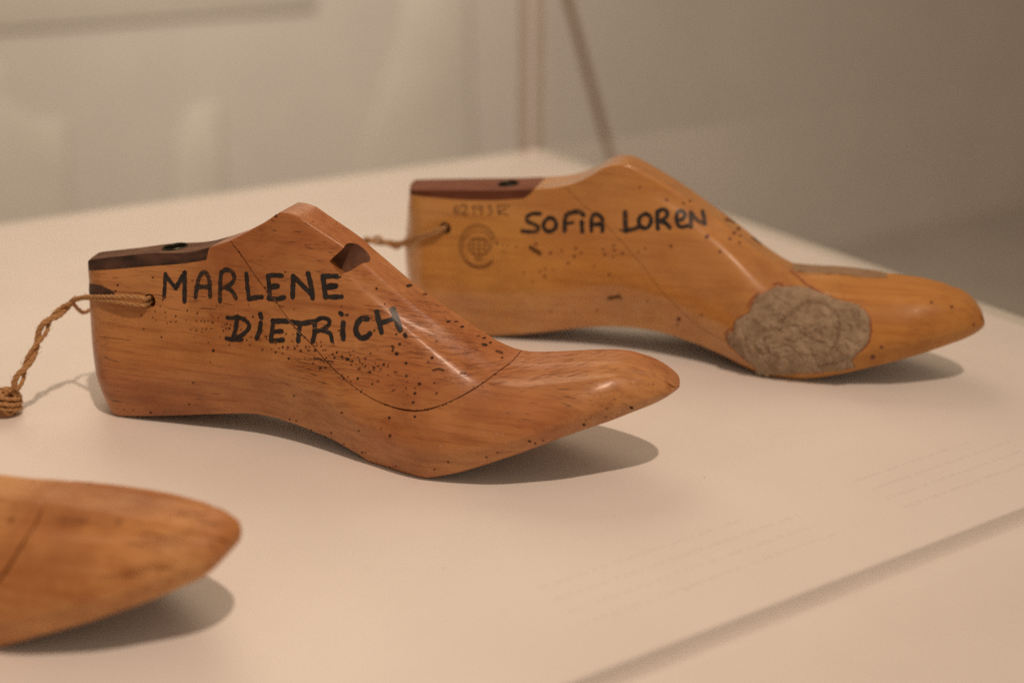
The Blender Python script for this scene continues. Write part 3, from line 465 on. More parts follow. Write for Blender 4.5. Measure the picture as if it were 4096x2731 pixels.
MARKS = json.loads("""{"M":{"ink1":[[[[22.97,58.46],[23.12,55.77],[23.24,52.84],[23.28,48.91]],1.87,1],[[[23.01,58.22],[25.72,55.54],[28.62,53.14]],1.76,1],[[[28.62,53.14],[30.58,56.76],[32.27,59.86]],2.09,1],[[[32.27,59.86],[32.77,54.78],[33.23,48.14]],2.19,1],[[[38.43,50.38],[38.74,53.92],[39.52,58.37],[41.31,60.97],[43.38,60.29],[44.94,56.48],[45.49,51.21]],1.97,0.6],[[[38.41,54.47],[41.52,55.02],[45.04,55.13]],1.96,0.6],[[[50.37,49.88],[50.09,54.1],[49.95,58.42],[50.21,61.82]],1.95,0.7],[[[50.21,61.82],[52.27,63.07],[55.14,62.53],[56.55,60.27],[55.47,57.76],[53.03,56.23],[50.29,55.28]],1.95,0.6],[[[53.06,55.75],[55.98,54.45],[57.84,51.91]],1.94,0.7],[[[62.24,62.25],[62.97,57.79],[64.14,52.27]],2.04,1],[[[64.26,52.18],[67.27,53.16],[70.24,53.66]],1.93,1],[[[72.59,62.42],[75.52,62.97],[79.35,63.2]],1.91,1],[[[72.82,62.3],[73.75,57.9],[74.11,53.76]],2.13,1],[[[73.76,57.8],[75.77,58.47],[77.54,58.83]],2.45,1],[[[73.5,53.51],[77.19,53.51],[80.9,54.6]],2.02,1],[[[84.53,63.43],[84.57,58.98],[84.69,55.23]],2.21,1],[[[84.63,63.44],[87.85,60.96],[92.97,57.04]],2.0,1],[[[90.93,65.15],[92.38,60.72],[93.52,55.78]],2.21,1],[[[97.27,64.86],[100.24,65.07],[103.99,65.46]],1.99,1],[[[97.38,64.73],[98.33,60.4],[99.06,56.64]],2.2,1],[[[98.37,60.49],[101.1,61.06],[102.96,61.44]],2.51,1],[[[99.05,56.74],[102.44,57.0],[105.9,57.51]],1.89,1]],"ink2":[[[[54.12,43.56],[56.38,43.66],[58.87,44.27]],1.52,1],[[[59.03,44.34],[58.62,40.05],[57.56,34.99]],2.16,1],[[[59.04,44.19],[62.83,43.5],[64.91,41.23],[63.13,38.34],[59.63,36.05],[56.33,34.76]],1.83,1],[[[54.33,34.96],[57.45,34.89],[61.63,35.32]],1.84,1],[[[69.87,46.56],[70.52,45.39]],2.25,1],[[[70.33,43.03],[69.95,39.87],[68.83,36.77]],2.25,1],[[[76.07,44.51],[79.91,44.89],[83.12,45.34]],2.24,1],[[[76.37,44.4],[76.06,40.56],[75.65,36.69]],2.02,1],[[[76.38,40.02],[78.85,40.59],[80.64,40.84]],1.92,1],[[[75.72,36.51],[78.8,36.87],[81.41,37.45]],2.03,1],[[[85.02,45.07],[89.45,45.0],[94.3,46.33]],2.12,1],[[[88.94,44.85],[88.43,41.48],[88.37,37.78]],2.01,0.9],[[[95.21,46.01],[95.53,42.28],[94.99,38.36]],2.1,1],[[[94.82,46.34],[98.04,48.11],[101.06,47.83],[101.58,46.01],[99.44,44.04],[96.19,42.55]],1.79,0.85],[[[98.46,43.32],[102.17,42.47],[103.46,39.66]],1.79,0.9],[[[105.87,51.02],[106.6,50.54]],1.88,1],[[[107.54,47.29],[107.64,44.12],[108.2,41.0]],2.19,1],[[[117.32,49.96],[114.95,49.69],[113.26,47.08],[113.35,44.3],[115.24,42.28],[117.64,42.69],[119.03,44.2]],2.29,0.85],[[[120.74,53.13],[122.29,49.03],[123.76,45.34]],2.08,0.8],[[[126.24,54.71],[128.8,50.7],[131.01,47.0]],2.19,0.8],[[[122.47,48.72],[125.31,50.02],[128.09,51.41]],1.97,0.85],[[[133.16,45.53],[133.69,44.75]],1.55,1]],"seam":[[54.99,-9.14,81.65],[60.02,-10.79,77.28],[64.36,-12.33,72.82],[69.5,-14.09,67.83],[76.38,-16.33,62.52],[81.4,-17.93,57.53],[87.12,-19.53,52.3],[94.32,-21.13,47.27],[102.51,-23.45,41.01],[109.66,-25.1,36.37],[115.9,-26.36,33.02],[121.62,-27.41,30.68],[126.51,-28.33,29.48],[132.68,-29.43,28.57],[138.19,-30.03,28.36],[141.84,-30.06,28.58],[146.07,-29.57,29.31],[150.8,-28.32,30.87],[155.3,-26.54,32.77],[160.83,-23.21,35.59],[166.62,-17.32,39.02],[169.9,-9.63,41.07],[173.12,-3.87,42.89],[174.97,5.17,42.75],[176.71,9.42,42.7]],"plate":[[-20.22,-4.86,61.76],[-9.99,-8.57,63.96],[0.29,-9.34,65.82],[11.93,-9.71,68.02],[20.85,-9.83,69.54],[29.57,-9.8,71.05],[36.78,-9.81,72.67],[42.24,-9.93,74.14]],"hole":[[16.22,-15.1,54.73]],"chip":[[-19.98,50.65],[-11.32,50.74],[-5.73,49.57],[-2.76,48.75],[-1.68,47.36],[-6.81,46.48],[-12.23,45.97],[-20.08,46.28]],"dots":[[19.36,42.33,0.25],[24.16,42.61,0.29],[18.36,39.75,0.2],[19.83,38.68,0.2],[21.76,44.81,0.25],[22.7,47.62,0.34],[23.73,48.96,0.39],[34.84,44.49,0.34],[36.47,56.95,0.29],[39.72,43.8,0.29],[29.44,41.46,0.34],[29.72,39.28,0.29],[27.18,38.9,0.24],[25.52,38.22,0.2],[34.5,40.3,0.2],[24.56,40.43,0.2],[46.52,43.8,0.24],[49.94,43.06,0.24],[39.6,40.76,0.29],[41.87,40.86,0.29],[43.58,40.81,0.29],[45.25,41.23,0.29],[47.54,40.75,0.29],[36.95,36.65,0.24],[39.69,36.61,0.29],[42.6,37.77,0.24],[44.31,37.47,0.24],[46.83,38.15,0.24],[51.21,35.33,0.24],[45.69,32.26,0.24],[48.35,29.25,0.39],[55.75,32.46,0.29],[52.75,38.08,0.29],[53.18,40.41,0.29],[55.51,39.22,0.39],[54.27,41.01,0.29],[61.12,39.36,0.34],[55.99,40.72,0.24],[52.11,39.56,0.19],[53.81,39.27,0.24],[66.46,45.33,0.38],[66.02,36.79,0.29],[64.02,35.35,0.29],[65.59,33.6,0.34],[73.64,37.99,0.29],[75.06,38.3,0.24],[71.72,32.49,0.38],[78.12,32.1,0.38],[81.48,32.03,0.38],[84.45,30.33,0.43],[81.56,34.52,0.38],[83.87,34.79,0.42],[87.11,34.69,0.38],[88.09,35.85,0.33],[89.8,34.06,0.42],[92.07,35.75,0.28],[93.06,34.68,0.38],[96.36,35.07,0.37],[101.02,35.62,0.28],[82.7,40.12,0.28],[85.91,40.25,0.24],[85.59,37.6,0.28],[78.3,35.57,0.24],[80.6,50.93,0.33],[85.69,50.39,0.19],[80.87,64.8,0.28],[106.23,53.68,0.28],[108.97,50.57,0.42],[106.1,44.04,0.28],[112.76,44.7,0.32],[104.34,38.59,0.28],[104.26,34.36,0.37],[105.17,33.06,0.37],[108.39,33.82,0.42],[110.83,33.17,0.6],[113.08,32.6,0.32],[118.36,34.16,0.42],[111.82,34.79,0.23],[115.38,34.37,0.23],[120.32,36.63,0.23],[105.96,35.27,0.37],[115.66,49.77,0.32],[118.9,50.65,0.23],[120.74,45.51,0.28],[129.86,45.34,0.28],[133.42,44.96,0.41],[131.92,41.69,0.41],[131.08,37.75,0.6],[127.32,64.95,0.47],[122.94,56.48,0.23],[118.77,62.19,0.37],[22.92,32.0,0.25],[16.99,56.4,0.29],[64.11,50.02,0.19],[46.83,24.16,0.24],[146.0,52.16,0.42],[147.83,52.4,0.35],[150.55,50.58,0.38],[156.77,47.61,0.31],[158.79,47.06,0.35],[161.43,45.42,0.31],[159.36,42.49,0.3],[168.77,40.29,0.3],[166.67,42.3,0.38],[160.44,44.56,0.42],[135.62,34.46,0.49],[144.46,35.87,0.37],[145.33,37.77,0.45],[157.96,33.22,0.45],[131.29,37.64,0.49],[131.87,41.56,0.45],[118.29,34.28,0.38],[108.31,33.86,0.38],[110.87,33.09,0.57],[105.27,33.12,0.34],[104.5,34.48,0.3],[112.99,32.69,0.34],[115.97,33.43,0.27],[115.25,34.38,0.23],[117.36,31.96,0.3],[118.65,31.35,0.34],[116.18,29.91,0.49],[120.99,29.2,0.42],[122.21,30.94,0.38],[122.59,31.18,0.3],[124.12,32.13,0.26],[125.32,30.94,0.3],[126.47,32.98,0.41],[131.78,30.52,0.38],[136.62,29.61,0.41],[116.02,26.07,0.38],[124.94,26.16,0.38],[122.53,24.71,0.3],[131.87,23.26,0.38],[142.4,27.33,0.52],[141.28,23.45,0.48],[149.85,24.51,0.45],[141.07,19.95,0.48],[140.94,25.47,0.26],[131.75,12.5,0.45],[142.58,14.48,0.41],[109.28,11.29,0.31],[101.58,1.52,0.31],[117.34,5.06,0.23],[132.56,5.56,0.45],[128.35,7.72,0.23],[106.48,27.5,0.34],[110.07,25.26,0.34],[111.87,26.17,0.27],[113.29,24.7,0.23],[99.07,28.13,0.38],[101.67,28.52,0.31],[96.34,34.94,0.42],[100.99,35.61,0.23],[101.71,32.69,0.27],[102.5,31.25,0.34],[104.19,31.37,0.34],[97.0,36.95,0.27],[98.93,36.98,0.31],[106.05,44.02,0.3],[148.19,28.29,0.26],[108.29,50.5,0.38],[120.79,45.8,0.3],[129.88,45.2,0.34],[133.31,45.13,0.53],[111.71,34.84,0.19],[120.47,36.63,0.19],[116.28,32.51,0.23],[114.76,31.57,0.23],[109.48,11.3,0.33],[116.91,4.85,0.25],[107.17,-2.41,0.34],[131.75,12.6,0.41],[142.65,14.51,0.4],[132.55,5.69,0.41],[157.13,-1.45,0.32],[151.18,-5.53,0.32],[172.2,2.49,0.32],[176.57,4.93,0.32],[188.36,10.88,0.4],[190.13,10.15,0.32],[192.86,11.52,0.32],[207.33,19.4,0.4],[214.6,22.93,0.24],[223.28,27.5,0.48],[116.72,-4.25,0.34],[118.48,-4.01,0.33],[130.04,-8.12,0.25],[131.76,-7.77,0.25],[133.26,-7.29,0.25],[101.29,1.54,0.25],[133.23,61.97,0.42],[127.47,64.61,0.5],[144.91,44.33,0.33],[-1.11,48.83,0.43],[-0.18,51.5,0.36],[17.12,56.42,0.35],[22.86,31.87,0.28],[37.72,14.28,0.42],[48.22,29.18,0.49],[33.25,4.16,0.29],[5.21,-1.91,0.29],[13.52,-2.03,0.43],[0.59,-2.37,0.29],[80.45,4.06,0.35],[83.8,3.83,0.28],[109.21,11.39,0.34],[90.6,0.9,0.28],[12.74,39.96,0.35],[14.22,34.44,0.28],[85.33,14.88,0.34],[112.66,31.31,0.33],[116.16,26.05,0.4],[95.7,29.79,0.4],[99.27,28.14,0.4],[101.54,28.62,0.33],[75.39,86.66,0.67]],"blobs":[[[[128.87,40.46],[129.54,39.97],[129.34,38.62]],0.97,0.7],[[[96.19,31.64],[97.92,31.77],[99.45,31.65]],0.97,0.8],[[[99.7,31.29],[102.28,31.3],[104.83,31.33]],0.52,0.8],[[[157.12,33.13],[158.78,33.31]],0.67,0.9],[[[165.26,42.6],[166.53,42.28],[167.57,41.9]],0.6,0.7],[[[159.79,44.76],[161.15,44.25]],0.67,0.7],[[[146.69,33.14],[149.14,33.8],[150.68,33.41]],0.75,0.3]],"notch":[[108.74,0.77,81.69],[107.2,-8.29,81.31],[103.46,-10.79,78.06]],"crack":[[[-8.38,28.52],[-0.99,28.8],[7.79,28.69]],[[-2.53,48.77],[6.63,48.96],[15.34,49.12],[22.33,49.48]]],"bore":[[20.92,-0.13,74.33],[-1.7,0.85,70.28]],"hits":[[156.16,0.22,49.88],[214.43,-9.13,43.43],[83.03,1.53,96.27]]},"L":{"ink1":[[[[56.81,57.15],[53.0,56.79],[50.4,55.04],[50.88,52.98],[53.73,52.01],[56.2,50.66],[55.81,48.8],[52.15,48.09],[48.43,48.13]],2.02,0.75],[[[61.39,55.61],[59.08,53.05],[59.35,50.02],[62.02,48.99],[64.63,50.49],[65.0,53.25],[63.34,55.31],[61.39,55.61]],2.01,0.9],[[[69.49,49.79],[69.37,53.78],[69.83,57.06],[72.2,58.73],[76.2,59.34],[78.33,57.92]],2.37,1],[[[69.86,53.16],[73.18,53.95]],1.65,0.7],[[[77.77,54.77],[78.28,49.96]],2.12,1],[[[82.88,50.7],[82.48,54.64],[82.85,57.77],[84.82,58.66],[87.37,57.52],[88.16,54.56],[88.28,50.92]],2.0,0.85],[[[82.9,53.72],[87.83,54.2]],2.11,0.85],[[[98.77,60.5],[99.22,55.73],[99.73,51.83]],2.56,1],[[[96.85,52.14],[98.41,51.82]],0.93,0.6],[[[99.72,51.91],[102.92,52.79],[106.91,54.58]],2.1,1],[[[108.57,60.6],[106.01,58.79],[105.82,55.78],[107.62,53.86],[110.18,54.3],[111.46,57.05],[110.61,59.47],[108.57,60.6]],1.97,1],[[[113.91,61.94],[114.38,58.12],[114.95,53.96]],2.08,0.9],[[[113.97,61.3],[115.86,63.03],[118.23,62.62],[118.6,60.15],[116.73,58.2],[114.88,57.3]],1.97,0.9],[[[116.38,57.32],[118.59,56.63],[120.54,54.93]],2.08,0.9],[[[123.43,58.54],[125.97,59.19],[126.91,61.66],[125.13,63.33],[123.35,62.05],[123.24,59.22],[124.21,56.63],[126.01,55.57],[128.47,56.29]],1.85,0.9],[[[130.3,56.01],[129.88,59.4],[129.3,62.97]],2.08,0.9],[[[129.44,62.81],[132.5,59.69],[136.18,58.22]],2.08,0.9],[[[136.4,58.11],[135.66,60.9],[134.61,64.1]],1.97,0.75]],"stamp":[[[[15.29,58.09],[13.67,57.67],[13.24,55.44],[14.27,53.94],[15.54,54.66],[15.45,56.06],[13.65,55.78]],0.72,0.5],[[[16.49,57.54],[17.54,58.87],[19.23,58.35],[19.38,56.48],[17.24,53.99],[20.51,54.21]],0.87,0.6],[[[22.28,57.3],[23.48,58.79],[23.63,54.27]],0.72,0.4],[[[27.17,57.63],[25.91,56.92],[25.02,57.96],[25.76,58.94],[27.27,58.57],[27.6,56.1],[27.06,54.35]],0.72,0.4],[[[30.34,59.09],[31.96,59.2],[31.26,57.59],[32.78,56.76],[31.91,55.15],[30.61,55.06]],0.72,0.5],[[[35.55,59.12],[36.16,54.82]],0.72,0.4],[[[39.81,58.48],[36.06,56.37],[40.65,55.44]],0.72,0.45],[[[35.19,59.57],[41.32,59.98]],0.72,0.4]],"ring":[[[[22.05,30.05],[20.98,30.69],[20.0,31.48],[19.12,32.41],[18.37,33.47],[17.75,34.63],[17.28,35.87],[16.96,37.18],[16.8,38.53],[16.8,39.89],[16.97,41.24],[17.29,42.57],[17.76,43.84],[18.38,45.03],[19.13,46.12],[20.0,47.1],[20.97,47.94],[22.03,48.64],[23.17,49.18],[24.36,49.54],[25.58,49.73],[26.8,49.75],[28.02,49.58],[29.21,49.24],[30.34,48.73],[31.39,48.06],[32.36,47.25],[33.22,46.29],[33.95,45.23],[34.55,44.06],[35.0,42.81]],0.8,0.35],[[[19.24,37.39],[19.0,38.36],[18.92,39.37],[19.01,40.38],[19.26,41.38],[19.68,42.33],[20.24,43.23],[20.93,44.04],[21.75,44.75],[22.67,45.35],[23.67,45.82],[24.73,46.14],[25.82,46.32],[26.93,46.35],[28.02,46.23],[29.07,45.96],[30.06,45.55],[30.96,45.01],[31.76,44.34],[32.44,43.57],[32.97,42.72],[33.36,41.79],[33.58,40.81],[33.64,39.81],[33.54,38.81]],0.57,0.22],[[[32.43,39.34],[32.29,38.2],[31.77,37.1],[30.91,36.13],[29.77,35.35],[28.43,34.81],[26.98,34.55],[25.51,34.59],[24.14,34.92],[22.95,35.53],[22.02,36.36],[21.42,37.38],[21.19,38.49],[21.34,39.64],[21.86,40.73],[22.72,41.7],[23.86,42.48],[25.2,43.02],[26.64,43.27],[28.1,43.23],[29.48,42.89],[30.67,42.29],[31.59,41.45],[32.2,40.45],[32.43,39.34]],0.79,0.22],[[[22.97,41.91],[30.41,42.27]],0.79,0.3],[[[21.54,39.61],[32.01,40.21]],0.8,0.3],[[[21.61,37.43],[32.1,38.03]],0.8,0.3],[[[23.21,35.36],[30.67,35.74]],0.8,0.3],[[[23.74,42.09],[24.13,35.3]],0.66,0.3],[[[26.66,42.9],[27.1,34.94]],0.66,0.3],[[[29.62,42.53],[30.02,35.75]],0.66,0.3],[[[21.47,32.66],[20.7,31.64]],0.68,0.3],[[[20.59,33.52],[19.67,32.63]],0.68,0.3],[[[19.84,34.54],[18.8,33.79]],0.68,0.3],[[[19.25,35.67],[18.12,35.09]],0.68,0.3],[[[18.83,36.9],[17.63,36.5]],0.68,0.3],[[[18.59,38.19],[17.35,37.98]],0.68,0.3],[[[18.53,39.51],[17.28,39.5]],0.68,0.3],[[[18.66,40.83],[17.43,41.02]],0.68,0.3],[[[18.97,42.12],[17.8,42.5]],0.68,0.3],[[[19.46,43.34],[18.36,43.9]],0.68,0.3],[[[20.1,44.46],[19.11,45.19]],0.68,0.3],[[[20.9,45.46],[20.04,46.35]],0.68,0.3],[[[21.82,46.32],[21.11,47.33]],0.68,0.3],[[[22.85,47.0],[22.31,48.11]],0.68,0.3],[[[23.96,47.5],[23.6,48.68]],0.68,0.3],[[[25.12,47.8],[24.95,49.03]],0.68,0.3],[[[26.31,47.9],[26.33,49.14]],0.68,0.3],[[[27.49,47.79],[27.71,49.02]],0.68,0.3],[[[28.64,47.47],[29.05,48.66]],0.68,0.3],[[[29.73,46.96],[30.31,48.07]],0.68,0.3],[[[30.73,46.27],[31.48,47.28]],0.68,0.3],[[[31.62,45.41],[32.51,46.29]],0.68,0.3],[[[32.37,44.41],[33.39,45.14]],0.68,0.3],[[[32.97,43.28],[34.08,43.85]],0.68,0.3],[[[33.99,32.37],[33.29,31.56],[32.5,30.83],[31.61,30.2],[30.65,29.67],[29.63,29.26],[28.56,28.96],[27.48,28.79],[26.38,28.75],[25.3,28.84],[24.24,29.06],[23.23,29.41],[22.29,29.87],[21.42,30.44],[20.64,31.12]],0.95,0.4],[[[33.28,31.55],[32.49,30.95],[31.62,30.42],[30.68,29.99],[29.7,29.65],[28.68,29.41],[27.64,29.28],[26.6,29.25],[25.57,29.33],[24.56,29.51],[23.6,29.8],[22.7,30.18],[21.86,30.66]],1.7,0.75],[[[25.39,32.93],[28.67,33.18]],1.52,0.45]],"seam":[[70.16,-12.55,78.27],[76.39,-13.83,73.11],[82.23,-15.15,69.07],[88.13,-16.78,64.77],[95.13,-18.52,59.12],[102.85,-20.31,52.08],[110.69,-22.29,44.4],[116.96,-23.9,37.23],[124.61,-25.29,30.16],[132.12,-26.13,23.87],[142.13,-27.48,17.8],[154.08,-32.13,14.97],[166.59,-36.74,15.36],[178.36,-36.54,17.56],[189.58,-34.23,23.63],[197.68,-30.89,30.25],[202.25,-25.93,36.39],[203.15,-21.64,39.27],[202.35,-16.21,41.23],[200.97,-12.35,43.48],[200.04,-7.08,44.51]],"plate":[[-9.13,-11.08,71.07],[-4.17,-12.33,70.73],[2.34,-13.22,70.34],[10.21,-13.63,70.22],[17.97,-13.83,70.35],[25.64,-13.92,70.68],[33.24,-13.92,71.2],[40.77,-13.81,71.99],[48.22,-13.61,72.97],[57.77,-13.12,74.83]],"hole":[[8.92,-17.74,55.99]],"dots":[[55.48,42.49,0.73],[63.13,38.74,0.73],[68.63,40.24,0.51],[75.62,41.83,0.65],[78.35,39.87,0.58],[75.11,37.99,0.72],[72.33,34.62,0.65],[85.06,34.13,0.43],[89.37,42.43,0.5],[94.37,44.56,0.5],[94.88,42.47,0.57],[90.27,40.0,0.64],[98.98,41.14,0.57],[94.39,38.88,0.43],[106.48,42.41,0.43],[109.57,44.26,0.5],[58.39,29.34,0.51],[60.94,30.84,0.44],[60.74,27.2,0.66],[65.07,30.73,0.36],[50.17,27.95,0.44],[54.85,23.82,0.44],[93.03,30.6,0.57],[35.98,41.24,0.66],[39.03,41.03,0.44],[41.7,40.51,0.37],[45.86,40.31,0.44],[49.63,39.88,0.36],[39.93,37.69,0.44],[104.7,72.85,0.5],[117.69,67.89,0.56],[138.16,51.42,0.7],[145.04,45.38,0.63],[121.92,45.89,0.35],[128.11,12.0,0.64],[86.79,12.89,0.58],[112.12,19.34,0.43],[63.69,10.13,0.44],[75.59,11.18,0.44],[99.52,19.37,0.43],[139.32,14.89,0.35],[125.34,67.17,0.42],[128.59,68.25,0.42],[117.7,67.83,0.67],[121.86,46.17,0.67],[138.16,52.06,0.91],[145.0,45.5,0.66],[148.49,52.07,0.75],[153.04,50.67,0.58],[150.08,55.12,0.75],[151.23,57.98,0.93],[152.89,54.23,0.59],[250.79,28.67,0.64],[241.79,29.86,0.56],[218.4,2.72,1.12],[221.71,7.65,0.72],[127.93,12.12,1.01],[127.08,9.52,0.51],[138.58,15.13,0.42],[261.3,21.64,0.48],[125.89,67.07,0.5],[128.12,68.43,0.5],[145.85,61.82,0.76]],"blobs":[[[[52.97,40.49],[55.26,39.44],[57.79,38.12]],2.15,0.7],[[[92.85,19.18],[95.45,19.82],[98.42,20.5]],1.58,1.0],[[[144.79,61.71],[146.66,61.51],[149.02,60.9]],1.02,0.9],[[[158.02,54.35],[159.71,53.45],[162.34,51.75]],1.02,0.9]],"patch":[[172.17,31.7],[174.16,31.49],[177.65,32.03],[182.43,32.32],[187.74,31.75],[190.68,30.48],[194.78,29.54],[199.69,27.86],[203.72,26.8],[207.66,26.49],[211.73,24.4],[214.27,21.79],[215.69,18.7],[216.17,13.14],[215.39,9.07],[213.71,6.5],[210.57,2.98],[208.89,0.36],[207.73,-3.47],[170.26,-10.24],[166.03,-7.26],[160.83,-3.61],[156.44,-0.29],[152.88,2.7],[151.87,6.36],[154.64,9.1],[155.13,13.26],[157.78,15.96],[160.87,17.87],[162.16,21.26],[163.39,25.06],[166.35,27.38],[170.05,29.8]],"creases":[[[[175.52,15.5],[179.87,19.57],[184.23,23.65],[187.17,25.97]],1.95],[[[187.57,26.01],[194.02,25.08],[199.01,22.48],[201.98,18.28],[202.34,11.86],[200.89,6.5],[198.2,1.79]],1.69],[[[169.12,7.16],[171.33,2.05],[176.65,-1.13]],1.95],[[[186.27,11.18],[191.28,8.41],[196.86,7.72]],1.44],[[[166.22,8.12],[169.58,10.88],[174.25,12.12]],2.28],[[[180.5,4.96],[185.61,1.38],[192.74,1.26]],1.27],[[[171.15,27.0],[176.13,24.98],[179.54,22.82]],1.1],[[[194.74,-3.47],[200.91,-2.04],[205.41,0.04]],1.27],[[[174.45,10.1],[177.37,12.81],[182.8,14.12],[187.68,12.94]],1.27]],"glue":[[[177.52,39.62],[181.05,37.33],[185.49,33.86],[189.76,31.67],[193.55,29.87]],[[150.97,7.1],[152.53,9.32],[155.79,10.44]],[[170.51,32.37],[173.15,33.1],[176.1,31.7]],[[160.56,21.12],[161.84,24.51],[164.72,27.64]]],"dark":[[181.63,1.09,43.85],[220.27,1.33,44.39],[215.48,-5.11,44.3],[208.32,-8.78,44.43],[198.66,-7.31,44.44],[188.86,-3.87,43.82],[183.98,-4.03,43.64]],"bore":[[36.88,-2.15,76.23],[18.83,-3.67,74.89]]},"F":{"seam":[[70,-20,70],[90,-22,46],[110,-25,31],[130,-28,21],[147,-30,17],[158,-30,19],[164.74,-30.17,25.68],[167.93,-24.22,32.38],[168.32,-17.04,35.81],[167.54,-10.55,39.0],[164.93,-5.21,40.2],[160.51,0.64,40.06],[155.89,4.55,39.68]],"dots":[[195.25,32.7,1.19],[159.15,29.06,1.31],[202.21,33.26,0.55],[226.33,29.81,0.54]],"marks":[[[199.68,35.55],[206.68,35.8],[213.7,36.06],[222.19,35.7],[226.09,34.75]],[[204.09,30.65],[210.75,30.16],[215.75,31.01],[220.14,31.88]],[[205.59,29.25],[212.01,28.84],[214.91,29.83]],[[205.64,21.16],[209.85,21.04],[214.08,23.09],[216.61,22.36]],[[172.98,30.76],[179.27,31.7],[184.57,31.71]],[[198.51,17.95],[204.78,18.92],[210.78,20.22]]]}}""")

def pch(xs, ys, x):
    """monotone cubic (Fritsch-Carlson) interpolation"""
    xs=np.asarray(xs,float); ys=np.asarray(ys,float); x=np.clip(np.asarray(x,float),xs[0],xs[-1])
    h=np.diff(xs); d=np.diff(ys)/h
    m=np.zeros_like(ys); m[0]=d[0]; m[-1]=d[-1]
    for i in range(1,len(xs)-1):
        if d[i-1]*d[i]>0:
            w1=2*h[i]+h[i-1]; w2=h[i]+2*h[i-1]
            m[i]=(w1+w2)/(w1/d[i-1]+w2/d[i])
    i=np.clip(np.searchsorted(xs,x,side='right')-1,0,len(xs)-2)
    t=(x-xs[i])/h[i]
    return ((2*t**3-3*t**2+1)*ys[i]+(t**3-2*t**2+t)*h[i]*m[i]+(-2*t**3+3*t**2)*ys[i+1]+(t**3-t**2)*h[i]*m[i+1])
def half_section(w,bw,mm,mt,tw,zb,zt,crown,mid,cr):
    """half cross-section, bottom centre to top centre, as a smoothed control polygon"""
    h=zt-zb
    P=np.array([(0,-crown),(bw*.55,-crown*.8),(bw*.93,-crown*.1),(bw*1.0,min(.0012/max(h,1e-4),.05)),(bw+(w-bw)*.45,mid*.45),(w,mid),
                (mm,mid+(1-mid)*.45),(mt,mid+(1-mid)*.80),(tw+(mt-tw)*cr,1-(.2)*cr-.0008),(tw,1.0),(tw*(1-.45*cr-.10),1.0),(tw*.3,1.0),(0,1.0)],float)
    P[:,1]=zb+P[:,1]*h
    for _ in range(3):
        Q=np.empty((2*(len(P)-1)+2,2)); Q[0]=P[0]; Q[-1]=P[-1]
        Q[1:-1:2]=.75*P[:-1]+.25*P[1:]; Q[2:-1:2]=.25*P[:-1]+.75*P[1:]
        P=Q
    return P
def loft(D,ns=None):
    """D: dict of key tables. returns array (stations, ring, 3) in the last's own frame"""
    S=np.asarray(D['s']); out=[]
    for i,s in enumerate(S):
        k=lambda n: float(pch(D['key_s'],D[n],s))
        e0=np.clip((s-S[0])/D['r_heel'],0,1); e1=np.clip((S[-1]-s)/D['r_toe'],0,1)
        f=(1-(1-e0)**D['p_heel'])**(1/D['p_heel'])*(1-(1-e1)**D['p_toe'])**(1/D['p_toe'])
        f=max(f,.012)
        wn,wf=k('wn')*f,k('wf')*f
        c=k('c')
        zb,zt=D['zb'][i],D['zt'][i]
        tr=k('tw')
        a=half_section(wn,wn*k('bw'),wn*k('mm'),wn*k('mt'),min(tr,wn*.97),zb,zt,k('crown'),k('mid'),k('cr'))
        b=half_section(wf,wf*k('bw'),wf*k('mm'),wf*k('mt'),min(tr,wf*.97),zb,zt,k('crown'),k('mid'),k('cr'))
        n=np.array([(c-y,z) for y,z in a]); g=np.array([(c+y,z) for y,z in b])
        ring=np.concatenate([n,g[::-1][1:-1]])
        b0=(1-np.clip((s-S[0])/.024,0,1))**2
        out.append(np.column_stack([s+b0*(np.interp(ring[:,1],D['in_z'],D['in_s'])-.26*(ring[:,0]-c)),ring]))
    return np.array(out)


def loft_tables(D):
    D = dict(D)
    for k in ('s', 'zt', 'zb'):
        D[k] = [x / 1000 for x in D[k]]
    return D
def last_solid(D, name):
    G = loft(loft_tables(D))
    n, m, _ = G.shape
    Fs = [(i * m + j, i * m + (j + 1) % m, (i + 1) * m + (j + 1) % m, (i + 1) * m + j) for i in range(n - 1) for j in range(m)]
    Fs += [tuple(range(m - 1, -1, -1)), tuple((n - 1) * m + j for j in range(m))]
    V = G.reshape(-1, 3).tolist()
    o = obj(name, V, Fs, None, smooth=True, angle=180)
    bm = bmesh.new(); bm.from_mesh(o.data)
    bmesh.ops.remove_doubles(bm, verts=bm.verts[:], dist=1e-6)
    bmesh.ops.recalc_face_normals(bm, faces=bm.faces[:])
    bm.to_mesh(o.data); bm.free()
    return o
def clone(o, name):
    c = o.copy(); c.data = o.data.copy(); c.name = name; c.data.name = name
    col.objects.link(c)
    return c
def offset_line(P, d):
    out = []
    for i, p in enumerate(P):
        a = Vector(P[max(i - 1, 0)]); b = Vector(P[min(i + 1, len(P) - 1)])
        t = (b - a).normalized()
        out.append((p[0] - t.y * d[i], p[1] + t.x * d[i]))
    return out
TILT = R(20)
EVEC = Vector((0, math.sin(TILT), math.cos(TILT)))
DVEC = Vector((0, math.cos(TILT), -math.sin(TILT)))
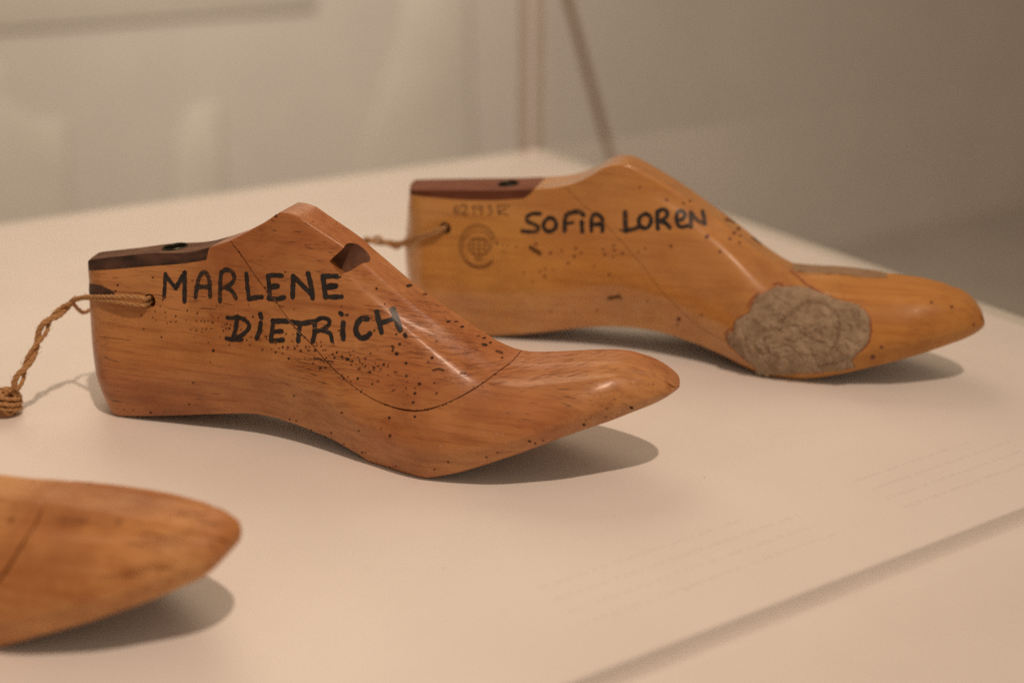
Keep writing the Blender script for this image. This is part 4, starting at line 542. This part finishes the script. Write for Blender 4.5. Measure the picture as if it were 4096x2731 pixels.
class Skin:
    """finds points of a last's near flank from flat marking coordinates in mm"""
    def __init__(self, objs):
        V, Fs = [], []
        for o in objs:
            b = len(V)
            V += [v.co.copy() for v in o.data.vertices]
            Fs += [tuple(i + b for i in p.vertices) for p in o.data.polygons]
        self.t = BVHTree.FromPolygons(V, Fs)
    def at(self, u, v, lift=.00012):
        h = self.t.ray_cast(Vector((u / 1000, 0, 0)) + EVEC * (v / 1000) - DVEC * .3, DVEC)
        if h[0] is None:
            return None
        nrm = h[1] if h[1].dot(DVEC) < 0 else -h[1]
        return h[0] + nrm * lift
    def sheet(self, rows, lift=.00012, jump=.004):
        """grid of (u, v) rows laid on the skin"""
        V, idx, Fs = [], [], []
        for r in rows:
            a = []
            for u, v in r:
                q = self.at(u, v, lift)
                a.append(-1 if q is None else len(V))
                if q is not None:
                    V.append(q)
            idx.append(a)
        for i in range(len(rows) - 1):
            for j in range(len(rows[i]) - 1):
                f = (idx[i][j], idx[i + 1][j], idx[i + 1][j + 1], idx[i][j + 1])
                if min(f) < 0 or max((V[f[a]] - V[f[b]]).length for a in range(4) for b in range(a)) > jump:
                    continue
                Fs.append(f)
        return V, Fs
def brush(pts, w, rng, rag=.09, taper=.35, step=.25):
    """rows across a hand-drawn stroke"""
    P = catmull([(x, y, 0) for x, y in pts], 14)
    Q = [P[0]]
    for p in P:
        if (p - Q[-1]).length > step:
            Q.append(p)
    if (P[-1] - Q[-1]).length > .02:
        Q.append(P[-1])
    if len(Q) < 2:
        Q = [P[0], P[-1]]
    rows = []
    t0 = (Q[1] - Q[0]).normalized(); t1 = (Q[-1] - Q[-2]).normalized()
    caps0 = [(Q[0] - t0 * w * .5 * math.cos(R(a)), math.sin(R(a)), t0) for a in (8, 35, 62)]
    caps1 = [(Q[-1] + t1 * w * .5 * math.cos(R(a)), math.sin(R(a)), t1) for a in (62, 35, 8)]
    body = []
    for i, q in enumerate(Q):
        t = (Q[min(i + 1, len(Q) - 1)] - Q[max(i - 1, 0)])
        t = t.normalized() if t.length > 1e-9 else t0
        body.append((q, 1.0, t))
    ph = rng.uniform(0, 9)
    for k, (q, f, t) in enumerate(caps0 + body + caps1):
        n = Vector((-t.y, t.x, 0))
        ww = w * .5 * f * (1 + .07 * math.sin(k * .55 + ph))
        e0, e1 = 1 + rng.uniform(-rag, rag), 1 + rng.uniform(-rag, rag)
        rows.append([((q + n * ww * s * (e0 if s < 0 else e1)).x, (q + n * ww * s * (e0 if s < 0 else e1)).y) for s in (-1, -.5, 0, .5, 1)])
    return rows
def lettering(name, strokes, skin, parent, rng, m, lift=.00012, tone=None, rag=.09):
    parts = []
    for k, (pts, w, t) in enumerate(strokes):
        if tone and not tone(t):
            continue
        parts.append(skin.sheet(brush(pts, w, rng, rag), lift + .000004 * k, .0025))
    if parts:
        return obj(name, *join(parts), m, parent, angle=180)
def spots(name, D, skin, parent, rng, m, kind="stuff", lift=.00010, grow=1.0, stretch=1.15):
    parts = []
    for k, (u, v, r) in enumerate(D):
        n = 9
        r = max(r * grow, .12)
        V = []
        c = skin.at(u, v, lift)
        if c is None:
            continue
        V.append(c)
        ok = True
        for j in range(n):
            a = 2 * math.pi * j / n
            q = skin.at(u + r * stretch * math.cos(a) * rng.uniform(.75, 1.2), v + r * math.sin(a) * rng.uniform(.75, 1.2), lift)
            if q is None or (q - c).length > .006:
                ok = False; break
            V.append(q)
        if ok:
            parts.append((V, [(0, j + 1, (j + 1) % n + 1) for j in range(n)]))
    o = obj(name, *join(parts), m, parent, angle=180)
    if kind:
        o["kind"] = kind
    return o
def hairs(name, items, skin, parent, rng, m, lift=.00008):
    """thin marks lying along the grain: (u, v, length, width, angle)"""
    parts = []
    for u, v, l, w, a in items:
        d = Vector((math.cos(a), math.sin(a))); n = Vector((-d.y, d.x))
        rows = []
        bend = rng.uniform(-.08, .08) * l
        for k in range(6):
            t = k / 5
            f = math.sin(math.pi * min(max(t, .04), .96)) ** .6
            c = Vector((u, v)) + d * l * (t - .5) + n * bend * (t - .5) ** 2 * 4
            rows.append([tuple(c + n * w * .5 * f * s) for s in (-1, 1)])
        s = skin.sheet(rows, lift, .003)
        if s[1]:
            parts.append(s)
    o = obj(name, *join(parts), m, parent, angle=180)
    o["kind"] = "stuff"
    return o
def inside(poly, x, y):
    c = False
    for i in range(len(poly)):
        x0, y0 = poly[i - 1]; x1, y1 = poly[i]
        if (y0 > y) != (y1 > y) and x < (x1 - x0) * (y - y0) / (y1 - y0) + x0:
            c = not c
    return c
def patch(name, poly, skin, parent, rng, m, lift, rag=.0, cell=.6, rough=None, edge=.9):
    """an irregular blot of something laid on the skin, thinning out at its rim"""
    xs = [p[0] for p in poly]; ys = [p[1] for p in poly]
    P = [(p.x, p.y) for p in catmull([(x, y, 0) for x, y in poly + poly[:1]], 5)][:-1]
    if rag:
        P = [(x + rng.uniform(-rag, rag), y + rng.uniform(-rag, rag)) for x, y in P]
    nx = int((max(xs) - min(xs)) / cell) + 3; ny = int((max(ys) - min(ys)) / cell) + 3
    pts = {}
    V, Fs = [], []
    def dist(x, y):
        return min(math.hypot(x - a, y - b) for a, b in P)
    def vert(i, j):
        if (i, j) not in pts:
            x = min(xs) - cell + i * cell; y = min(ys) - cell + j * cell
            ins = inside(P, x, y)
            if not ins:
                a, b = min(P, key=lambda q: math.hypot(q[0] - x, q[1] - y))
                if math.hypot(a - x, b - y) > cell * 1.45:
                    pts[(i, j)] = -1
                    return -1
                x, y = a, b
            d = dist(x, y) if ins else 0.0
            h = lift * min(1, d / edge) + .00008
            if rough:
                h += rough(x, y) * min(1, d / (edge * 1.5))
            q = skin.at(x, y, h)
            if q is None:
                pts[(i, j)] = -1
            else:
                pts[(i, j)] = len(V); V.append(q)
        return pts[(i, j)]
    for i in range(nx):
        for j in range(ny):
            cx = min(xs) - cell + (i + .5) * cell; cy = min(ys) - cell + (j + .5) * cell
            f = (vert(i, j), vert(i + 1, j), vert(i + 1, j + 1), vert(i, j + 1))
            if min(f) < 0 or len(set(f)) < 4:
                continue
            if not inside(P, cx, cy) and dist(cx, cy) > cell * .5:
                continue
            if max((V[f[a]] - V[f[b]]).length for a in range(4) for b in range(a)) > .006:
                continue
            Fs.append(f)
    return obj(name, V, Fs, m, parent, angle=180)

def build_last(key, label, wood_m, group, seam_gap, plate_m=None, plate_end=None, notch=None, ends=None):
    D = LASTS[key]; K = MARKS[key]
    root = empty("shoe_last", D['O'], D['ang'])
    tag(root, label, "shoe last", group)
    solid = last_solid(D, "last_solid")
    for VF in (K.get('cuts') or []):
        carve(solid, VF, 'DIFFERENCE')
    if K.get('hole'):
        x, y, z = [v / 1000 for v in K['hole'][0]]
        carve(solid, cyl((x, -.05, z), (x, .05, z), .0030, 32), 'DIFFERENCE')
    if notch:
        carve(solid, cyl(*notch), 'DIFFERENCE')
    # the loose instep block, sawn out along one curve
    S = [(p[0] / 1000, p[2] / 1000) for p in K['seam']]
    S = [(p.x, p.y) for p in catmull([(x, z, 0) for x, z in S], 4)]
    n = len(S)
    t0 = (Vector(S[0]) - Vector(S[3])).normalized(); t1 = (Vector(S[-1]) - Vector(S[-4])).normalized()
    head = (S[0][0] + t0.x * .05, S[0][1] + t0.y * .05)
    tail = (S[-1][0] + t1.x * .03, max(S[-1][1] + t1.y * .03, S[-1][1] + .012))
    if ends:
        head, tail = ends
    line = [head] + S + [tail]
    gap = [seam_gap((i - 1) / (n - 1)) * .5 for i in range(len(line))]
    up = offset_line(line, gap); dn = offset_line(line, [-g for g in gap])
    roof = [(max(tail[0], .1) + .002, .16), (head[0], .16)]
    block = clone(solid, "instep_block")
    carve(block, prism(up + roof, -.08, .08), 'INTERSECT')
    carve(solid, prism(dn + [(roof[0][0], .17), (roof[1][0] - .0, .17)], -.09, .09), 'DIFFERENCE')
    for v in block.data.vertices:
        v.co += Vector((.00005, -.00016, .00012))
    pieces = [solid, block]
    plate = None
    if plate_m:
        PL = [(p[0] / 1000, p[2] / 1000) for p in K['plate'] if p[0] < plate_end[0][0] * 1000 - .2]
        PL = [(p.x, p.y) for p in catmull([(x, z, 0) for x, z in PL], 3)]
        if key == 'L':
            PL = [(x, max(PL[8][1], z) if x > .005 else PL[8][1]) for x, z in PL]
        first = (PL[0][0] - .04, PL[0][1] - (PL[3][1] - PL[0][1]) / (PL[3][0] - PL[0][0]) * .04)
        pl = [first] + PL + plate_end
        plate = clone(solid, "heel_plate")
        carve(plate, prism(pl + [(pl[-1][0], .13), (-.08, .13)], -.08, .08), 'INTERSECT')
        g = .00012
        carve(solid, prism([(x + (g if i >= len(PL) - 1 else 0), z - g) for i, (x, z) in enumerate(pl, -1)] + [(pl[-1][0] + g, .14), (-.09, .14)], -.09, .09), 'DIFFERENCE')
        (bx, by, bz) = [v / 1000 for v in K['bore'][0]]
        by = .0006 if key == 'M' else -.0005
        tl = Vector((-.10, 0, 1)).normalized()
        p = Vector((bx, by, bz))
        carve(plate, cyl(p - tl * .03, p + tl * .02, .0056, 44), 'DIFFERENCE')
        carve(solid, cyl(p - tl * .03, p + tl * .02, .0056, 44), 'DIFFERENCE')
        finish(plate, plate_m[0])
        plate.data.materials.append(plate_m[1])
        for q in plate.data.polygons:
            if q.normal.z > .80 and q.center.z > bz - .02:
                q.material_index = 1  # upward-facing faces take the lighter leather
        plate.parent = root
        pieces.append(plate)
        # thin metal tube lining the bore
        top = p + tl * .0006
        hh = plate_top(plate, p, tl)
        ring = bore_ring(hh, tl, .0055, .0047, .024)
        obj("bore_tube", *ring, M_BRASS, plate, angle=40)
    finish(solid, wood_m)
    solid.data.materials.append(M_SOLE)
    for q in solid.data.polygons:
        if q.normal.z < -.86:
            q.material_index = 1
    solid.name = "last_body"; solid.data.name = "last_body"
    finish(block, wood_m)
    if notch:
        block.data.materials.append(M_DRILLED)
        p0, p1, rr, _ = notch
        dd = (p1 - p0).normalized()
        for q in block.data.polygons:
            c = q.center - p0
            if (c - dd * c.dot(dd)).length < rr * 1.002 and (c - dd * c.dot(dd)).length > rr * .96 and 0 < c.dot(dd) < (p1 - p0).length + .001:
                q.material_index = 1  # faces on the notch wall take the darker wood
    solid.parent = root; block.parent = root
    return root, pieces, plate, K
def plate_top(plate, p, tl):
    t = BVHTree.FromPolygons([v.co.copy() for v in plate.data.vertices], [tuple(q.vertices) for q in plate.data.polygons])
    zs = []
    for k in range(12):
        a = 2 * math.pi * k / 12
        h = t.ray_cast(p + Vector((math.cos(a) * .0062, math.sin(a) * .0062, .05)), Vector((0, 0, -1)))
        if h[0] is not None:
            zs.append(h[0].z)
    z = sum(zs) / len(zs)
    return Vector((p.x, p.y, z + .0004))
def bore_ring(c, d, ro, ri, depth, n=44):
    u = d.orthogonal().normalized(); w = d.cross(u)
    rings = []
    for r, t in ((ro, -depth), (ro, -.0002), ((ro + ri) / 2, .0003), (ri, -.0001), (ri, -depth)):
        rings.append([c + d * t + (u * math.cos(2 * math.pi * k / n) + w * math.sin(2 * math.pi * k / n)) * r for k in range(n)])
    V = [v for r in rings for v in r]
    Fs = []
    for i in range(len(rings) - 1):
        for k in range(n):
            Fs.append((i * n + k, i * n + (k + 1) % n, (i + 1) * n + (k + 1) % n, (i + 1) * n + k))
    b = len(V)
    V.append(c - d * (depth * .93))
    m = len(rings) - 1
    Fs += [(m * n + k, m * n + (k + 1) % n, b) for k in range(n)]
    return V, Fs

GROUP = "wooden shoe lasts on the plinth"
rng = random.Random(7)

# --- the reddish last with two painted lines
nt_p = [Vector(v) / 1000 for v in MARKS['M']['notch']]
nd = Vector((-.70, -.34, -.63)).normalized()
na = Vector((.1089, -.0042, .0822))
root_m, pcs_m, plate_m, K = build_last(
    'M', "reddish worm-eaten wooden shoe last with two painted words and a notch in its ridge", M_WOOD_RED, GROUP,
    lambda t: .00026 + .00016 * math.sin(t * 41) * math.sin(t * 17 + 1) + .00040 * math.exp(-((t - .62) / .10) ** 2) + .00014 * math.exp(-((t - .25) / .15) ** 2),
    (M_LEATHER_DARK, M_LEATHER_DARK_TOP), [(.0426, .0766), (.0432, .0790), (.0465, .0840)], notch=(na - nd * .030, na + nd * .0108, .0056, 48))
skin = Skin(pcs_m)
def letters(strokes, counts, skin, root):
    i = 0
    for c in counts:
        ss = strokes[i:i + c]; i += c
        parts = [skin.sheet(brush(pts, w, rng), .00012 + .000004 * k, .0025) for k, (pts, w, t) in enumerate(ss)]
        if any(f for v, f in parts):
            obj("painted_letter", *join(parts), M_INK if min(s[2] for s in ss) >= .8 else M_INK_THIN, root, angle=180)
letters(K['ink1'], (4, 2, 3, 2, 4, 3, 4), skin, root_m)
letters(K['ink2'], (4, 2, 4, 2, 3, 2, 1, 3, 1), skin, root_m)
spots("worm_holes", [d for k, d in enumerate(K['dots']) if k % 5 not in (1, 3)], skin, root_m, rng, M_HOLE, lift=.00020, grow=1.15)
spots("brown_pits", [d for k, d in enumerate(K['dots']) if k % 5 in (1, 3)], skin, root_m, rng, M_STAIN, lift=.00018, stretch=1.6)
more = []
for _ in range(95):
    t = rng.random()
    u = 38 + 105 * t
    more.append((u, 46 - 22 * t + rng.gauss(0, 4.2), rng.uniform(.11, .26)))
spots("brown_pits", more, skin, root_m, rng, M_STAIN, lift=.00017, stretch=1.8)
sm = [(p[0], p[1] * math.sin(TILT) + p[2] * math.cos(TILT)) for p in K['seam']]
chips = []
for _ in range(46):
    k = rng.randrange(len(sm) - 4)
    t = rng.random()
    chips.append((sm[k][0] + (sm[k + 1][0] - sm[k][0]) * t + rng.gauss(0, .22), sm[k][1] + (sm[k + 1][1] - sm[k][1]) * t + rng.gauss(0, .22), rng.uniform(.12, .42)))
spots("seam_chips", chips, skin, root_m, rng, M_HOLE, lift=.00016, stretch=1.3)
for pts, w, t in K['blobs']:
    if len(pts) > 1:
        o = lettering("dark_blemish", [[pts, w, 1]], skin, root_m, rng, M_HOLE_THIN, .00016, rag=.3)
patch("dark_chip", K['chip'], skin, root_m, rng, M_LEATHER_DARK, .00015, cell=.5)
for c in K['crack']:
    lettering("hairline_crack", [[c, .16, 1]], skin, root_m, rng, M_STAIN, .00014, rag=.4)
# open pores gathered at the instep and the forepart
it = []
def cluster(n, u0, u1, v0, v1, a, l0, l1, w=.16, slope=0.0):
    for _ in range(n):
        u = rng.uniform(u0, u1)
        it.append((u, rng.triangular(v0, v1) + slope * (u - u0), rng.uniform(l0, l1), w * rng.uniform(.6, 1.3), a + rng.gauss(0, .05)))
cluster(150, 118, 160, 43, 66, -.06, 1.5, 7, .15, -.25)
cluster(80, 100, 150, 27, 44, .02, 2, 10, .15, .05)
cluster(55, 85, 125, 22, 36, -.05, 4, 14, .14)
cluster(130, 150, 215, 24, 44, .32, 2, 9, .15, .10)
cluster(45, 100, 140, 55, 80, -.1, 2, 6, .14, -.5)
cluster(60, 20, 90, 40, 70, .05, 2, 8, .09)

hairs("open_pores", it, skin, root_m, rng, M_PORE)
it = [(rng.uniform(193, 212), rng.uniform(34, 42), rng.uniform(1.2, 3.6), rng.uniform(.10, .2), .35 + rng.gauss(0, .2)) for _ in range(16)]
it += [(rng.uniform(170, 200), rng.uniform(18, 34), rng.uniform(3, 8), rng.uniform(.08, .16), rng.uniform(.2, 1.2)) for _ in range(10)]
it += [(rng.uniform(-5, 120), rng.uniform(8, 62), rng.uniform(2, 9), rng.uniform(.06, .12), rng.gauss(-.15, .35)) for _ in range(26)]
hairs("pale_scratches", it, skin, root_m, rng, M_SCUFF_THIN, .00013)
it = [(rng.uniform(150, 205), rng.uniform(1, 14) + 0, rng.uniform(.8, 2.5), rng.uniform(.3, .8), rng.uniform(0, 3)) for _ in range(14)]
hairs("edge_chips", it, skin, root_m, rng, M_SCUFF_THIN, .00010)

# --- the honey coloured last with the grey filler
root_l, pcs_l, plate_l, K = build_last(
    'L', "honey coloured wooden shoe last with grey putty patch, round stamp and one painted line", M_WOOD_YEL, GROUP,
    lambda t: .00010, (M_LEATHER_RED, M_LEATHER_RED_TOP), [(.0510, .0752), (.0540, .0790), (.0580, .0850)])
skin = Skin(pcs_l)
letters(K['ink1'], (1, 1, 2, 1, 2, 3, 1, 3, 1, 3), skin, root_l)
lettering("stamped_number", K['stamp'], skin, root_l, rng, M_STAMP_NUM, rag=.25)
lettering("round_stamp", K['ring'], skin, root_l, rng, M_STAMP_THIN, rag=.2)
spots("worm_holes", K['dots'], skin, root_l, rng, M_STAIN, lift=.00018)
for pts, w, t in K['blobs']:
    if len(pts) > 1:
        lettering("dark_blemish", [[pts, w, 1]], skin, root_l, rng, M_HOLE_THIN, .00016, rag=.3)
from mathutils import noise as mnoise
def rugged(x, y):
    p = Vector((x * .16, y * .16, 3.1))
    r = 1 - abs(mnoise.noise(p * 1.3)) * 2
    w = Vector((mnoise.noise(p * 1.1), mnoise.noise(p * 1.1 + Vector((7, 3, 1))), 0)) * 1.2
    r2 = 1 - abs(mnoise.noise((p + w) * .8 + Vector((2, 9, 4)))) * 2
    return .00050 * mnoise.fractal(p * 2.6, 1.0, 2.0, 6) + .00050 * mnoise.noise(p * 7) * abs(mnoise.noise(p * 3)) + .0008 * mnoise.noise((p + w) * 1.6) - .0004 * max(0, r - .82) / .18 - .0005 * max(0, r2 - .86) / .14
pp = [tuple(p) for p in K['patch']]
cx = sum(p[0] for p in pp) / len(pp); cy = sum(p[1] for p in pp) / len(pp)
grow = lambda f: [(cx + (x - cx) * f, cy + (y - cy) * f) for x, y in pp]
patch("glue_rim", grow(1.022), skin, root_l, rng, M_GLUE, .00002, rag=.25, cell=.55)
fill = patch("filler_patch", pp, skin, root_l, rng, M_PUTTY, .00125, rag=.3, cell=.5, rough=rugged, edge=1.0)
fill["label"] = "rough grey putty filling"
fs = Skin([fill])
for pts, w in K['creases']:
    if len(pts) > 1:
        lettering("crease", [[pts, w, 1]], fs, fill, rng, M_CREASE, .00008, rag=.4)  # brown of the grooves, with their shade put into the colour too
crumbs = []
for _ in range(420):
    u = rng.uniform(cx - 26, cx + 26); v = rng.uniform(cy - 20, cy + 20)
    if inside(grow(.93), u, v):
        crumbs.append((u, v, rng.uniform(.12, .42)))
spots("pale_crumbs", crumbs, fs, fill, rng, M_CRUMB, lift=.00012, stretch=1.2)
for q in K['glue']:
    lettering("glue_run", [[q, .9, 1]], skin, root_l, rng, M_GLUE, .00013, rag=.45)

tl_ = BVHTree.FromPolygons(*(lambda vs: (vs[0], vs[1]))(( [v.co.copy() for o in pcs_l[:2] for v in o.data.vertices], [tuple(i + b for i in q.vertices) for o, b in ((pcs_l[0], 0), (pcs_l[1], len(pcs_l[0].data.vertices))) for q in o.data.polygons])))
V, Fs, gi = [], [], {}
NX, NY = 30, 16
for i in range(NX + 1):
    for j in range(NY + 1):
        t = i / NX
        x = .178 + .044 * t
        half = .0115 * math.sin(math.pi * min(.97, .08 + .9 * t)) ** .45
        y = (-.0022 + .0035 * math.sin(t * 5) * .3) + (j / NY - .2) * 2 * half
        h = tl_.ray_cast(Vector((x, y, .2)), Vector((0, 0, -1)))
        e = min(j, NY - j, i, NX - i)
        gi[i, j] = len(V)
        V.append(h[0] + h[1] * (.0001 + .0009 * min(1, e / 2.5) + .0003 * mnoise.noise(Vector((x, y, 0)) * 300)))
for i in range(NX):
    for j in range(NY):
        Fs.append((gi[i, j], gi[i + 1, j], gi[i + 1, j + 1], gi[i, j + 1]))
pad = obj("paper_padding", V, Fs, M_PADDING, root_l, angle=180)
pad["label"] = "grey brown paper build-up on the toe"

# --- the tan last of which only the toe is in view
D = LASTS['F']
root_f, pcs_f, _, K = build_last('F', "tan wooden shoe last with plain scuffed toe and no lettering, only its toe showing", M_WOOD_TAN, GROUP,
                                 lambda t: .00070, ends=((.02, .13), (.152, .080)))
skin = Skin(pcs_f)
spots("knot_marks", K['dots'], skin, root_f, rng, M_STAIN_THIN, grow=.8)
it = []
for q in K['marks']:
    for _ in range(26):
        k = rng.randrange(len(q) - 1); t = rng.random()
        it.append((q[k][0] + (q[k + 1][0] - q[k][0]) * t + rng.gauss(0, 1.2), q[k][1] + (q[k + 1][1] - q[k][1]) * t + rng.gauss(0, .7), rng.uniform(3, 9), rng.uniform(.2, .6), rng.gauss(-.02, .08)))
hairs("stain_streaks", it, skin, root_f, rng, M_STREAK, .00010)


# ------------------------------------------------------------------ the twine loops
def mm(P):
    return [Vector(p) / 1000 for p in P]
def twine(label, base, ends, mid, knot, seed, amp, pitch, r, wraps):
    g = random.Random(seed)
    root = empty("twine_loop", base['O'], base['ang'])
    tag(root, label, "twine", "knotted twine loops through the heels of the lasts")
    core = catmull(mm(mid), 12)
    acc = [0.0]
    for a, b in zip(core, core[1:]):
        acc.append(acc[-1] + (b - a).length)
    up = Vector((0, 0, 1)); fr = []
    for i, p in enumerate(core):
        d = (core[min(i + 1, len(core) - 1)] - core[max(i - 1, 0)]).normalized()
        u = (up - d * up.dot(d)).normalized(); up = u
        fr.append((u, d.cross(u)))
    for k, (end, phase, off) in enumerate(ends):
        tail = []
        for i, p in enumerate(core):
            a = phase + 2 * math.pi * acc[i] / pitch
            f = min(1, i / 6)
            s = amp * (.35 + .65 * f) * (1 + .25 * math.sin(acc[i] * 260 + seed))
            tail.append(p + (fr[i][0] * math.cos(a) + fr[i][1] * math.sin(a)) * s + fr[i][0] * off)
        pts = catmull(mm(end) + [tail[3]], 10)[:-1] + tail[3:]
        # even spacing and a light smoothing where the end runs into the twist
        for _ in range(6):
            pts = [pts[0]] + [(pts[i - 1] + pts[i] * 2 + pts[i + 1]) / 4 for i in range(1, len(pts) - 1)] + [pts[-1]]
        obj("cord", *strand(pts, r, 3, .0085, g), M_TWINE, root, angle=180)
    c = Vector(knot) / 1000
    parts = []
    R0 = .0046
    for (ax, n_turn, rad, lo) in wraps:
        ax = Vector(ax).normalized(); u = ax.orthogonal().normalized(); w = ax.cross(u)
        q = []
        for i in range(int(n_turn * 26)):
            t = i / (n_turn * 26 - 1)
            a = 2 * math.pi * n_turn * t
            o = (t - .5) * lo
            rr = rad * math.sqrt(max(.25, 1 - (o / (lo * .72 + 1e-6)) ** 2)) * (1 + .05 * math.sin(a * 1.7 + seed))
            q.append(c + ax * o + (u * math.cos(a) + w * math.sin(a)) * rr)
        q = [Vector((p.x, p.y, max(p.z, r * 1.05))) for p in q]
        parts.append(strand(q, r * .95, 3, .0085, g))
    # cut ends
    for s in range(3):
        d = Vector((g.uniform(-1, -.2), g.uniform(-.9, .3), -.2)).normalized()
        q = [c, c + d * .004, c + d * .0075 + Vector((0, 0, -.0006)), c + d * .011 + Vector((0, 0, -.001))]
        q = [Vector((p.x, p.y, max(p.z, r * 1.05))) for p in catmull(q, 5)]
        parts.append(strand(q, r * .8, 3, .0085, g))
    obj("knot", *join(parts), M_TWINE, root, angle=180)
    return root
twine("twine tied through the heel of the reddish last, its knot lying on the plinth", LASTS['M'],
      [([[15.62, 8, 55.93], [15.62, -12.1, 55.93], [16.06, -16.8, 56.44], [12.22, -17.6, 57.06], [5.93, -17.8, 56.62], [-3.73, -16.5, 55.12], [-13.4, -12.5, 52.73], [-20.75, -8.5, 50.6]], .6, .0004), ([[15.319999999999999, 8, 53.529999999999994], [15.319999999999999, -12.1, 53.529999999999994], [15.23, -17.0, 53.71], [10.59, -18.0, 53.72], [4.6, -17.9, 53.98], [-3.97, -16.5, 53.34], [-14.02, -12.2, 51.37], [-21.67, -8.0, 49.72]], .6, -.0004), ([[16.22, -8, 54.73], [16.22, 12, 54.23], [13.219999999999999, 18.2, 52.73], [-2, 18.6, 49.73], [-16, 16.5, 47.73], [-32.77, 8.5, 36.95], [-34.42, 4.5, 37.71]], .6 + math.pi, 0)],
      [[-29.55, -4.5, 46.88], [-34.42, -4.75, 43.35], [-36.28, -9.51, 40.89], [-38.11, -14.26, 38.26], [-39.33, -17.43, 33.95], [-40.4, -21.55, 28.8], [-42.51, -25.35, 22.82], [-44.29, -28.52, 17.66], [-45.07, -31.69, 13.07]], [-51.25, -31.69, 6.2], 3, .0013, .024, .00088,
      [((.15, .35, 1), 3.3, .0066, .0078), ((.7, .6, .4), 2.2, .0058, .0066), ((.4, -.8, .35), 1.7, .0060, .005), ((.9, -.3, .1), 1.2, .0050, .004)])
twine("twine through the heel of the honey coloured last, running down behind the reddish last", LASTS['L'],
      [([[8.92, 6, 56.59], [8.92, -14.739999999999998, 56.59], [8.44, -19.0, 56.76], [3.58, -20.2, 54.94], [-3.88, -18.6, 51.67], [-11.15, -14.5, 48.11], [-16.38, -10.5, 44.93]], .3, .0003), ([[8.92, 6, 55.39], [8.92, -14.739999999999998, 55.39], [7.57, -19.2, 55.19], [2.46, -20.4, 52.9], [-4.63, -18.6, 49.35], [-11.79, -14.2, 45.68], [-17.08, -10.0, 43.34]], .3, -.0003), ([[8.92, -6, 55.99], [8.92, 14, 55.99], [5.92, 20.5, 54.49], [-3, 19, 51.99], [-14, 14, 50.99], [-21.96, 2.0, 38.48]], .3 + math.pi, 0)],
      [[-23.32, -4.0, 40.85], [-28.42, -3.0, 41.8], [-34.66, -1.0, 42.15], [-40.72, 2.0, 40.1], [-47.37, 6.0, 35.3], [-54.87, 10.0, 25.24], [-61.8, 13.0, 11.35], [-67.17, 15.0, -2.39], [-69.67, 17.0, 9]], [-71.17, 17.0, 5.2], 5, .0013, .020, .00090,
      [((.5, .4, .7), 3.0, .0044, .0064), ((.9, -.2, .2), 2.2, .0039, .005)])


# ------------------------------------------------------------------ far, added shapes for soft reflections and tones behind the case
wall = bpy.data.objects["gallery_wall"]
def board(label, poly, dist, thick):  # added board: its shape and colour stand in for a soft reflection
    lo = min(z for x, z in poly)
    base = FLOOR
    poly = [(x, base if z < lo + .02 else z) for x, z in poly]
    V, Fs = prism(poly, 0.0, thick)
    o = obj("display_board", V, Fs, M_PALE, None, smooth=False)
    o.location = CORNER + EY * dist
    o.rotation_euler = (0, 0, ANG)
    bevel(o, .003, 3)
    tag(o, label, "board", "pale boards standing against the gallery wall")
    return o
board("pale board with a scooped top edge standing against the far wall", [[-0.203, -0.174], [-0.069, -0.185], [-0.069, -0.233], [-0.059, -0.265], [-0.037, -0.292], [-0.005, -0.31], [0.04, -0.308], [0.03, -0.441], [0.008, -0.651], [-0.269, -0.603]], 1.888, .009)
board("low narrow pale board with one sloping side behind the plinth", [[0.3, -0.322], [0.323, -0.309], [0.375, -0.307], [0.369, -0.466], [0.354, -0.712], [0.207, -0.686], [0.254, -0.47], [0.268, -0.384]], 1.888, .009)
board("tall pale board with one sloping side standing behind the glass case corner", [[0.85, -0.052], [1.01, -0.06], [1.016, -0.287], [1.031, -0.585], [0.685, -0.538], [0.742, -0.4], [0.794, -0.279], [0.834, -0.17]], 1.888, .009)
rl = obj("wall_rail", *boxmesh(-4, .62, -.004, .02, -0.117, .35), M_PALE, None, smooth=False)  # added band, standing in for a lighter tone high on the wall
rl.location = CORNER + EY * 1.8955; rl.rotation_euler = (0, 0, ANG)
bevel(rl, .0015, 2)
tag(rl, "pale horizontal panel along the upper part of the gallery wall", "wall panel")
p0, p1 = Vector([0.055, 1.439, 0.093]), Vector([0.125, 1.482, -0.141])
dv = (p1 - p0).normalized()
k0 = p0 - dv * .45
k1 = p1 + dv * ((p1.z - FLOOR) / -dv.z)
ro = obj("wooden_rod", *cyl(k0, k1, .0046, 16), M_ROD, None, angle=40)  # added rod, standing in for a soft slanted reflection line
tag(ro, "thin brown rod leaning behind the corner of the glass case", "rod")
